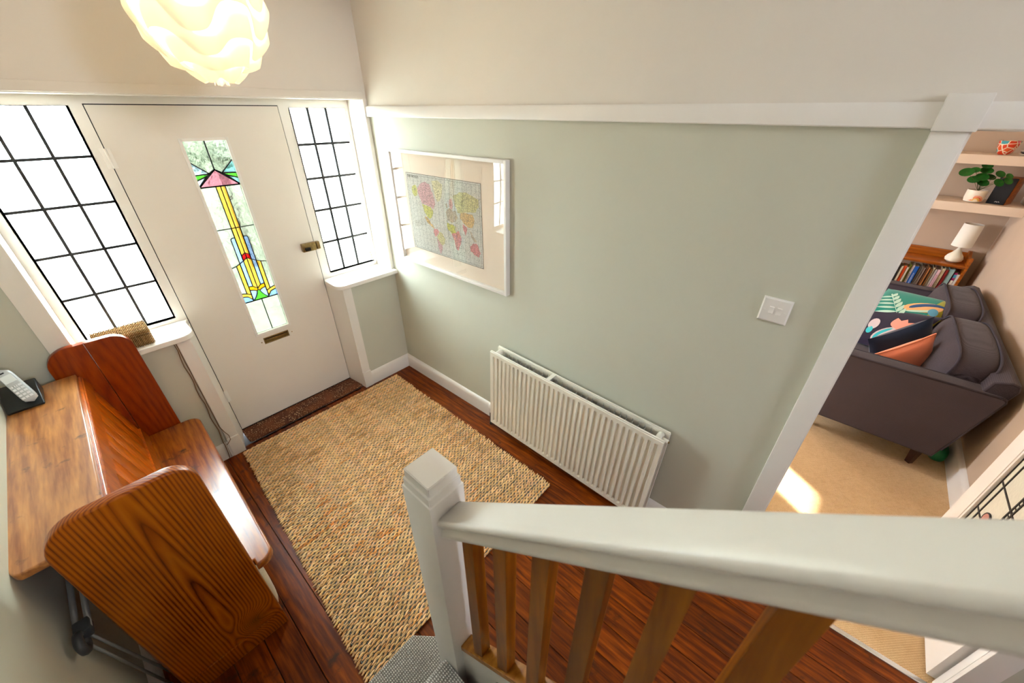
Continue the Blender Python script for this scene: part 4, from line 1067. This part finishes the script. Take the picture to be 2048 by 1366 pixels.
def bcush(xa, xb, zt, lean=.20):
    cx = (xa+xb)/2; hx = (xb-xa)/2
    def wp(q):
        k = q.z
        return Vector((q.x*(1+.03*cos(q.z*8)), q.y*(1+.12*(1-(q.x/hx)**2)) - k*lean, k + .015*(1-(q.x/hx)**2)))
    c = (cx, -3.575, .595)
    o = puff('back_cushion', c, hx, .105, .175, M_sofa, sf, 5, 40, 20, wp)
    for sgn in (1, -1):
        pth = []
        for i in range(40):
            t = 2*pi*i/40; e = .36
            qx = hx*.995*math.copysign(abs(cos(t))**e, cos(t)); qz = .172*math.copysign(abs(sin(t))**e, sin(t))
            q = wp(Vector((qx, .079*sgn, qz))); pth.append(Vector(c)+q)
        tube('piping', pth, .0065, M_piping, o, 6, closed=True)
bcush(SX0+.125, mid+.01, .77); bcush(mid+.02, SX1-.125, .77)
for x, y in ((1.49, -3.60), (1.49, -2.98), (3.13, -3.60), (3.13, -2.98)):
    lathe('leg', [(.020, 0), (.032, .15), (.032, .152)], M_leg, sf, c=(x, y, 0), n=4)
M_gp = plain('green_plastic', '#0F7A4A', .4)
ga = thing('green_bag', (1.66, -3.725, 0), 'green plastic bag pushed behind the sofa leg', 'bag')
puff('bag_body', (1.66, -3.725, .058), .085, .045, .058, M_gp, ga, 2.6)
puff('bag_neck', (1.64, -3.725, .12), .02, .015, .025, M_gp, ga, 2.2)

# pillows: surface S(u,v,side) so that appliqué shapes follow it
def pillow_fn(c, U, V_, w_, h_, t):
    U = Vector(U).normalized(); V_ = Vector(V_); V_ = (V_ - U*V_.dot(U)).normalized(); Nn = U.cross(V_).normalized(); c = Vector(c)
    def S(u, v, side, off=0.0):
        fx = 1 - .07*(1-abs(u)**2)*0 - .09*(1-v*v)*abs(u)**3; fy = 1 - .09*(1-u*u)*abs(v)**3
        hgt = t * (max(0, 1-u**4)*max(0, 1-v**4))**.55 * (1 - .12*(u*u+v*v))
        return c + U*(u*fx*w_/2) + V_*(v*fy*h_/2) + Nn*(side*(hgt+off))
    return S, Nn
def pillow(root, S, mat, name='cushion_cover', n=18, mats=None, fmf=None):
    vs = []; fs = []; fm = []
    for side in (1, -1):
        k = len(vs)
        for j in range(n+1):
            for i in range(n+1): vs.append(tuple(S(-1+2*i/n, -1+2*j/n, side)))
        for j in range(n):
            for i in range(n):
                q = (k+j*(n+1)+i, k+j*(n+1)+i+1, k+(j+1)*(n+1)+i+1, k+(j+1)*(n+1)+i); fs.append(q if side > 0 else q[::-1])
                fm.append(fmf(-1+2*(i+.5)/n, -1+2*(j+.5)/n, side) if fmf else 0)
    return mesh_obj(name, vs, fs, mat, root, smooth=True, mats=mats, fm=fm)
def edge_piping(root, S, mat, r=.006):
    pth = []
    for i in range(20): pth.append(S(-1+2*i/20, -1, 1))
    for i in range(20): pth.append(S(1, -1+2*i/20, 1))
    for i in range(20): pth.append(S(1-2*i/20, 1, 1))
    for i in range(20): pth.append(S(-1, 1-2*i/20, 1))
    tube('piping', pth, r, mat, root, 6, closed=True)
def applique(root, S, side, outline, mat, off=.0015):
    """fan from centroid, subdivided radially so that it hugs the pillow"""
    cx = sum(p[0] for p in outline)/len(outline); cy = sum(p[1] for p in outline)/len(outline); R = 4
    vs = [tuple(S(cx, cy, side, off))]; n = len(outline); fs = []
    for r in range(1, R+1):
        for p in outline: vs.append(tuple(S(cx+(p[0]-cx)*r/R, cy+(p[1]-cy)*r/R, side, off)))
    for i in range(n): fs.append((0, 1+i, 1+(i+1) % n))
    for r in range(R-1):
        for i in range(n):
            a = 1+r*n+i; b_ = 1+r*n+(i+1) % n; fs.append((a, a+n, b_+n, b_))
    return mesh_obj('applique', vs, fs, mat, root, smooth=True)
def leafshape(x, y, ang, ln, wd, n=7):
    o = []
    for i in range(n+1):
        s = i/n; o.append((s*ln, wd*sin(pi*s**.8)))
    for i in range(n-1, 0, -1):
        s = i/n; o.append((s*ln, -wd*sin(pi*s**.8)))
    return [(x+a*cos(ang)-b*sin(ang), y+a*sin(ang)+b*cos(ang)) for a, b in o]
def ell(x, y, a, b, r=0, n=18, t0=0, t1=2*pi):
    o = []
    for i in range(n + (0 if t1-t0 > 6.2 else 1)):
        t = t0+(t1-t0)*i/n; p, q = a*cos(t), b*sin(t); o.append((x+p*cos(r)-q*sin(r), y+p*sin(r)+q*cos(r)))
    return o
F = lambda n, c: plain(n, c, .85, spec=.2, sheen=.3, bscale=300, bstr=.2)
M_coral = F('coral_velvet', '#FF9A78'); M_navy = F('navy_velvet', '#132742'); M_teal = F('teal_fabric', '#0F8A78'); M_pmint = F('mint_fabric', '#BFE3D0'); M_lime = F('chartreuse_fabric', '#A9A62C')
M_dn = F('aubergine_fabric', '#241C34'); M_lil = F('pale_lilac_fabric', '#D6C6C8'); M_tq = F('turquoise_fabric', '#39C2CC'); M_yel = F('apricot_fabric', '#F2B878'); M_blu = F('blue_fabric', '#1E4F86'); M_sky = F('sky_fabric', '#5AA6C8')
M_peri = F('pink_coral_fabric', '#FFA28E')
# coral cushion nearest
p1 = thing('coral_cushion', (1.78, -3.34, .45), 'plain coral velvet cushion with piping at the near sofa arm', 'cushion')
S1, _ = pillow_fn((1.785, -3.355, .505), (-.63, .67, -.41), (-.27, .30, .91), .40, .36, .055)
pillow(p1, S1, M_coral); edge_piping(p1, S1, M_coral)
p2 = thing('navy_cushion', (2.02, -3.35, .45), 'plain navy cushion between the coral and the patterned one', 'cushion')
S2, _ = pillow_fn((2.00, -3.345, .52), (-.63, .67, -.41), (-.20, .25, .94), .42, .40, .06)
pillow(p2, S2, M_navy)
# aubergine cushion with leaves
p3 = thing('pebble_leaf_cushion', (2.27, -3.2, .45), 'dark aubergine cushion with coral leaf and turquoise pebble shapes', 'cushion')
S3, _ = pillow_fn((2.25, -3.205, .56), (.48, .86, -.18), (.81, -.35, .47), .52, .46, .05)
pillow(p3, S3, M_dn)
sd3 = 1 if S3(0, 0, 1).z > S3(0, 0, -1).z else -1
applique(p3, S3, sd3, ell(-.40, -.46, .20, .40, .25), M_lil); applique(p3, S3, sd3, ell(-.37, -.46, .12, .33, .25, 12, -pi/2, pi/2), M_tq, .003); applique(p3, S3, sd3, ell(.02, -.12, .12, .26, -.2), M_lil); applique(p3, S3, sd3, ell(-.02, -.42, .07, .16, -.2), M_tq)
for k in range(6): applique(p3, S3, sd3, leafshape(-.50, -.12, 1.2+.42*k, .52, .13), M_peri, .002+.0003*k)
# teal leaf cushion behind
p4 = thing('fern_leaf_cushion', (2.47, -3.3, .45), 'teal cushion with mint fern leaf and chartreuse corner', 'cushion')
S4, _ = pillow_fn((2.47, -3.325, .665), (-.865, .40, -.30), (.77, .63, .04), .44, .48, .055)
pillow(p4, S4, M_teal, mats=[M_teal, M_lime], fmf=lambda u, v, s: 1 if v + .12*u < -.60 else 0)
sd4 = 1 if S4(0, 0, 1).z > S4(0, 0, -1).z else -1
applique(p4, S4, sd4, [(.92, -.25), (.90, -.20), (-.35, .62), (-.40, .60)], M_pmint, .002)
for k in range(6):
    x_ = .80-.20*k; y_ = -.17+.13*k
    applique(p4, S4, sd4, leafshape(x_, y_, pi-.1, .50-.04*k, .06), M_pmint, .0025); applique(p4, S4, sd4, leafshape(x_, y_, 1.1, .60-.05*k, .06), M_pmint, .0025)
applique(p4, S4, sd4, ell(.02, -.42, .28, .48, -.7), M_yel, .002); applique(p4, S4, sd4, ell(-.04, -.50, .22, .44, -.7, 12, pi/2, 1.5*pi), M_blu, .0035); applique(p4, S4, sd4, ell(.22, -.40, .13, .34, -.7, 12, -pi/2, pi/2), M_pmint, .0045)
applique(p4, S4, sd4, ell(.12, -.72, .20, .13, -.3), M_sky, .005)

# ================================================================== SHELVES and things on them
def sh(z0, z1, lb):
    return put(box('wall_shelf', (3.52, -3.799, z0), (3.869, -2.3, z1), M_shelfp, bev=.003), lb, 'shelf')
sh(1.246, 1.316, 'lower chunky cream wall shelf holding the plant'); sh(1.612, 1.682, 'upper chunky cream wall shelf holding the patterned bowl')
ppt = thing('potted_plant', (3.63, -3.49, 1.317), 'round leaved houseplant in white pot with painted rainbow', 'plant')
M_pot = plain('pot_glaze', '#F0E4D2', .4); M_soil = plain('soil', '#2A1A10', .95); M_leafm = plain('leaf_green', '#256B22', .4, var=.25, vscale=20); M_stem = plain('stem', '#5C5A2A', .6)
PX, PYY, PZZ = 3.63, -3.49, 1.317
pot = lathe('pot', [(.045, 0), (.056, .006), (.062, .03), (.064, .095), (.060, .096), (.056, .085), (0, .083)], M_pot, ppt, c=(PX, PYY, PZZ))
lathe('soil', [(.056, .083), (0, .087)], M_soil, ppt, c=(PX, PYY, PZZ), cap=False)
for r, c in ((.040, '#F2A07C'), (.030, '#EE6A30'), (.020, '#EFB53A'), (.010, '#F6E3C8')):
    vs = []; fs = []
    w_ = .0075
    for i in range(17):
        a = pi*i/16
        for rr in (r-w_/2, r+w_/2):
            yy = cos(a)*rr; zz = .014+sin(a)*rr
            ang = -yy/.063; R2 = .0640 if zz > .03 else .0632
            vs.append((PX - cos(ang)*R2*1.004, PYY - sin(ang)*R2 - .008, PZZ+zz))
    for i in range(16): fs.append((2*i, 2*i+1, 2*i+3, 2*i+2))
    mesh_obj('rainbow_band', vs, fs, plain('rainbow_paint', c, .5), pot)
LV = [(-.03, .15, .145, .05), (-.01, .07, .09, .045), (.0, .02, .165, .045), (-.03, .03, .115, .045), (.01, -.03, .115, .038), (-.07, -.09, .085, .036), (-.085, -.14, .105, .032), (.02, .03, .20, .038), (-.02, .0, .07, .04), (-.02, .10, .165, .035), (-.06, -.07, .15, .034), (-.08, -.13, .14, .026)]
for (dx, dy, dz, r) in LV:
    b0 = Vector((PX, PYY, PZZ+.085)); tip = Vector((PX+dx, PYY+dy*.85, PZZ+.085+dz*.95))
    s_ = tube('stem', [b0, b0*.5+tip*.5+Vector((0, 0, .02)), tip], .0016, M_stem, ppt, 5)
    nrm = (tip-b0).normalized()*.6 + Vector((-.7, 0, .5)); nrm.normalize(); u = nrm.orthogonal().normalized(); v = nrm.cross(u)
    vs = [tuple(tip - nrm*.004)]; fs = []
    for q in (.55, 1):
        for i in range(14):
            a = 2*pi*i/14; vs.append(tuple(tip + (u*cos(a)*r + v*sin(a)*r*.86)*q + nrm*(.004*q*q)))
    for i in range(14): fs.append((0, 1+i, 1+(i+1) % 14)); fs.append((1+i, 15+i, 15+(i+1) % 14, 1+(i+1) % 14))
    mesh_obj('leaf', vs, fs, M_leafm, ppt, smooth=True)
spk = thing('speaker', (3.68, -3.65, 1.317), 'black fronted bookshelf speaker with wooden cabinet beside plant', 'speaker', rz=-.40)
box('cabinet', (3.60, -3.708, 1.317), (3.74, -3.598, 1.522), M_bookcase, spk, bev=.002)
box('front_grille', (3.588, -3.706, 1.319), (3.599, -3.600, 1.520), plain('speaker_cloth', '#0B0B0E', .8, bscale=400, bstr=.3), spk, bev=.003)
M_logo = plain('silver_mark', '#D8D8D8', .3, metal=.6)
v_, f_ = merge([tube_vf([(3.587, -3.648, 1.335), (3.587, -3.655, 1.341), (3.587, -3.662, 1.335), (3.587, -3.669, 1.341), (3.587, -3.676, 1.336)], .0022, 6)])
mesh_obj('badge', v_, f_, M_logo, spk)
bw_ = thing('patterned_bowl', (3.64, -3.51, 1.683), 'red, pink and teal floral bowl on upper shelf', 'bowl')
def floral():
    mt, nt, b = new_mat('floral_glaze')
    vo = N(nt, 'ShaderNodeTexVoronoi', Scale=28.0); v = coords(nt); L(nt, v, vo.inputs['Vector'])
    ve = N(nt, 'ShaderNodeTexVoronoi', Scale=28.0); ve.feature = 'DISTANCE_TO_EDGE'; L(nt, v, ve.inputs['Vector'])
    sp_ = nt.nodes.new('ShaderNodeSeparateColor'); L(nt, vo.outputs['Color'], sp_.inputs[0])
    pet = ramp(nt, sp_.outputs[0], [(0, C_('#D9401C')), (.4, C_('#E05A26')), (.55, C_('#E8688A')), (.68, C_('#3B9AA6')), (.85, C_('#D9401C'))], 'CONSTANT')
    L(nt, mixc(nt, ramp(nt, ve.outputs['Distance'], [(.06, (1, 1, 1, 1)), (.09, (0, 0, 0, 1))]), pet, C_('#F2DFC2')), b.inputs['Base Color']); b.inputs['Roughness'].default_value = .3
    return mt
lathe('bowl_body', [(.0, 0), (.030, 0), (.042, .012), (.054, .045), (.062, .098), (.058, .098), (.050, .045), (.036, .014), (0, .010)], floral(), bw_, c=(3.64, -3.51, 1.683))
sm = thing('stacked_saucers', (3.64, -3.635, 1.683), 'small white stacked saucers at the right end of upper shelf', 'dishes')
lathe('saucer', [(.0, 0), (.03, 0), (.045, .012), (.04, .012), (0, .006)], M_pot, sm, c=(3.64, -3.635, 1.683)); lathe('saucer', [(.0, 0), (.028, 0), (.042, .012), (.038, .012), (0, .006)], M_darkmetal, sm, c=(3.64, -3.635, 1.693)); lathe('saucer', [(.0, 0), (.03, 0), (.045, .012), (.04, .012), (0, .006)], M_pot, sm, c=(3.64, -3.635, 1.704))

# ================================================================== BOOKCASE, LAMP, BOOKS
bc = thing('bookcase', (3.73, -3.3, 0), 'low orange wood bookcase with raised back in living room corner', 'bookcase')
sidep = [(3.61, 0), (3.61, .835), (3.625, .862), (3.66, .872), (3.70, .86), (3.75, .835), (3.82, .85), (3.865, .862), (3.865, 0)]
sidep = [(3.61, 0), (3.61, .862), (3.64, .848), (3.69, .838), (3.75, .85), (3.80, .872), (3.83, .878), (3.865, .872), (3.865, 0)]
for a in (-3.706, -2.55): prism('side_panel', sidep, 'y', a, a+.02, M_bookcase, bc, bev=.002)
box('shelf_board', (3.612, -3.686, .758), (3.852, -2.53, .782), M_bookcase, bc, bev=.003)
box('shelf_board', (3.612, -3.686, .472), (3.852, -2.53, .512), M_bookcase, bc, bev=.003)
box('shelf_board', (3.612, -3.686, .10), (3.852, -2.53, .13), M_bookcase, bc, bev=.003)
box('back_rail', (3.845, -3.686, .78), (3.865, -2.53, .856), M_bookcase, bc, bev=.004)
box('back_panel', (3.852, -3.686, .10), (3.858, -2.53, .78), M_peach, bc)
tl = thing('table_lamp', (3.72, -3.60, .783), 'cream teardrop table lamp with drum shade on bookcase', 'lamp')
M_lb = plain('lamp_ceramic', '#E9DFC8', .35); M_ls = plain('lamp_shade_fabric', '#EFE8DA', .8)
lathe('base', [(.0, 0), (.035, .0), (.058, .018), (.062, .038), (.052, .062), (.034, .085), (.020, .110), (.012, .130), (.010, .145)], M_lb, tl, c=(3.72, -3.60, .783))
lathe('lamp_shade', [(.068, .148), (.063, .345), (.061, .345), (.066, .148)], M_ls, tl, c=(3.72, -3.60, .783), cap=False)
lathe('bulb_holder', [(.0, .14), (.012, .14), (.012, .18), (0, .18)], M_plastic, tl, c=(3.72, -3.60, .783), n=12)
BK = [(-20, 14, '#1C1A1A', .19), (15, 58, '#2E2A28', .20), (60, 92, '#4A4340', .18), (97, 138, '#D8C4A4', .18, 'x'), (140, 196, '#E8501C', .185), (203, 240, '#E2CDB6', .18, 'x'), (244, 272, '#7A7A24', .205), (276, 332, '#E0CDBE', .205, 'HELENKOFIN'), (335, 408, '#2660B4', .20, 'BOOKREASON'),
      (418, 455, '#6A5E50', .195), (457, 488, '#7A6A5A', .21), (492, 530, '#B9A6A0', .20), (541, 575, '#8A5A3A', .20), (577, 604, '#C07A42', .21), (606, 630, '#75604C', .205), (632, 650, '#A9642E', .20), (655, 690, '#C7B594', .215, ''), (696, 738, '#E4DCD8', .20), (741, 802, '#E6C0C4', .205, 'CAFEATTHEEDGE'), (806, 868, '#E4CFA4', .22, 'SHORTBOOKS'),
      (876, 925, '#7E1A12', .215), (930, 1022, '#A6C8C4', .225), (1040, 1096, '#A61C5E', .20), (1098, 1138, '#E6E0D6', .19)]
CN = {'#1C1A1A': 'black paperback, leftmost in view beside the door casing', '#2E2A28': 'charcoal paperback next to the leftmost black one', '#4A4340': 'dark grey paperback left of the tan spined book', '#D8C4A4': 'tan spined book left of the orange book', '#E8501C': 'bright orange spined paperback', '#E2CDB6': 'pale cream paperback right of the orange book', '#7A7A24': 'thin olive green book', '#E0CDBE': 'cream book with black lettering beside the blue book',
      '#2660B4': 'thick blue spined book with white lettering', '#6A5E50': 'grey brown book right of the blue book', '#7A6A5A': 'taupe book, second right of the blue book', '#B9A6A0': 'pale mauve grey slim book', '#8A5A3A': 'brown slim magazine left of the orange brown one', '#C07A42': 'orange brown slim book', '#75604C': 'dull brown slim book mid shelf', '#A9642E': 'rust brown thin booklet', '#C7B594': 'beige slim book left of the white one', '#E4DCD8': 'white slim book left of the pink one',
      '#E6C0C4': 'pale pink book with faint red lettering', '#E4CFA4': 'tall yellow cream book with black dot at foot', '#7E1A12': 'dark red book', '#A6C8C4': 'thick pale blue green book', '#A61C5E': 'magenta book with white title panel', '#E6E0D6': 'white book at the right end of the row'}
MX_spine = Matrix(((0, 0, -1, 0), (0, 1, 0, 0), (1, 0, 0, 0), (0, 0, 0, 1)))      # text runs up the spine, x -> z
for i, bk_ in enumerate(BK):
    X0, X1, c, hgt = bk_[:4]; yy = lambda X: -3.27 - ((1780+X/9.756)-1785)*.00372
    y0, y1 = yy(X1), yy(X0); xf = 3.618 + (i*37 % 5)*.004
    bb = thing('book', (xf+.08, (y0+y1)/2, .5125), CN[c] + ' on the bookcase', 'book', 'books on the bookcase shelf')
    cov = plain('book_cover', c, .5)
    boxes('cover', [((xf, y0, .5125), (xf+.003, y1, .5125+hgt)), ((xf, y0, .5125), (xf+.135, y0+.0012, .5125+hgt)), ((xf, y1-.0012, .5125), (xf+.135, y1, .5125+hgt))], cov, bb)
    boxes('pages', [((xf+.003, y0+.0012, .5145), (xf+.130, y1-.0012, .5105+hgt))], MATS.get('pages') or plain('pages', '#CFC2A8', .8), bb)
    if len(bk_) > 4 and len(bk_[4]) > 1:
        tc_ = {'#2660B4': '#E8EEF6', '#E6C0C4': '#B8506A'}.get(c, '#2A2420')
        t_ = text('title', bk_[4], .016, MATS.get('ink'+tc_) or plain('ink'+tc_, tc_, .6), bb, (xf-.0004, (y0+y1)/2+.0055, .5125+.03), Matrix(((0, 0, -1, 0), (0, -1, 0, 0), (1, 0, 0, 0), (0, 0, 0, 1))))
    if c == '#E4CFA4':
        vs, fs = lathe_vf([(0, .0008), (.0055, .0008), (.0055, 0)], 12); mesh_obj('spine_dot', [(xf-v[2], (y0+y1)/2+v[0], .527+v[1]) for v in vs], fs, M_black, bb)
    if c == '#A61C5E': box('title_panel', (xf-.0006, y0+.002, .56), (xf, y1-.002, .64), M_pot, bb); box('title_panel', (xf-.0006, y0+.001, .665), (xf, y1-.001, .695), M_sky, bb)
    if c == '#A6C8C4': box('title_panel', (xf-.0006, y0+.003, .518), (xf, y1-.003, .535), M_black, bb)

# ================================================================== OUTSIDE
M_pave = plain('driveway_paving', '#B4ADA2', .9, bscale=20, bstr=.3, var=.08, vscale=3)
struct(boxes('ground', [((-14, .14, -.35), (18, 26, -.2))], M_pave), 'pale driveway outside')
M_hl = plain('hedge_green', '#23401A', .8, var=.4, vscale=8)
hd = thing('garden_shrub', (.2, 4.3, -.2), 'green shrub outside seen blurred through the door glass', 'shrub')
random.seed(3); vs = []; fs = []
for i in range(2600):
    a = random.uniform(0, 2*pi); ph_ = random.uniform(-.9, 1.5); r = random.uniform(.75, 1.05)
    p = Vector((.2+1.0*r*cos(a)*cos(ph_), 4.3+.8*r*sin(a)*cos(ph_), 1.75+.75*r*sin(ph_))); s = random.uniform(.05, .10)
    u = Vector((random.gauss(0, 1), random.gauss(0, 1), random.gauss(0, 1))).normalized(); v = u.orthogonal().normalized()
    k = len(vs); vs += [tuple(p), tuple(p+u*s*.5+v*s*.3), tuple(p+u*s), tuple(p+u*s*.5-v*s*.3)]; fs.append((k, k+1, k+2, k+3))
put(mesh_obj('foliage', vs, fs, M_hl, hd), kind='stuff')
tube('trunk', [(.2, 4.3, -.2), (.2, 4.3, 1.4)], .06, M_leg, hd)
M_rend = plain('render_cream', '#E6DFD2', .8)
hs_ = thing('sun_blocker_house', (4.0, 12, -.2), 'added pale rendered house that blocks the sun from the hall windows', 'house')  # added house, sized to keep direct sun off the hall windows
box('wall', (.6, 10, -.2), (8.3, 15, 9.4), M_rend, hs_)
prism('roof', [(9.9, 9.4), (15.3, 9.4), (12.5, 11.0)], 'x', .4, 8.4, plain('roof_tile', '#7A4A3A', .8), hs_)
for x in (1.6, 5.2):
    for z in (.8, 3.6): box('window', (x, 9.95, z), (x+1.2, 10.0, z+1.2), M_plastic, hs_)

# portals guide sky light through the openings
portal('portal_left_window', (-1.54, .10, 1.47), (radians(-90), 0, 0), .37, 1.06)
portal('portal_right_window', (-.23, .10, 1.47), (radians(-90), 0, 0), .36, 1.05)
portal('portal_door_light', (CX, .10, 1.25), (radians(-90), 0, 0), .21, 1.18)
portal('portal_landing_window', (-1.025, -6.32, 2.75), (radians(90), 0, 0), .65, .7)
portal('portal_living_window', (1.05, .14, 1.45), (radians(-90), 0, 0), .7, 1.1)
portal('portal_living_side_window', (2.82, .14, 1.2), (radians(-90), 0, 0), .32, 1.75)
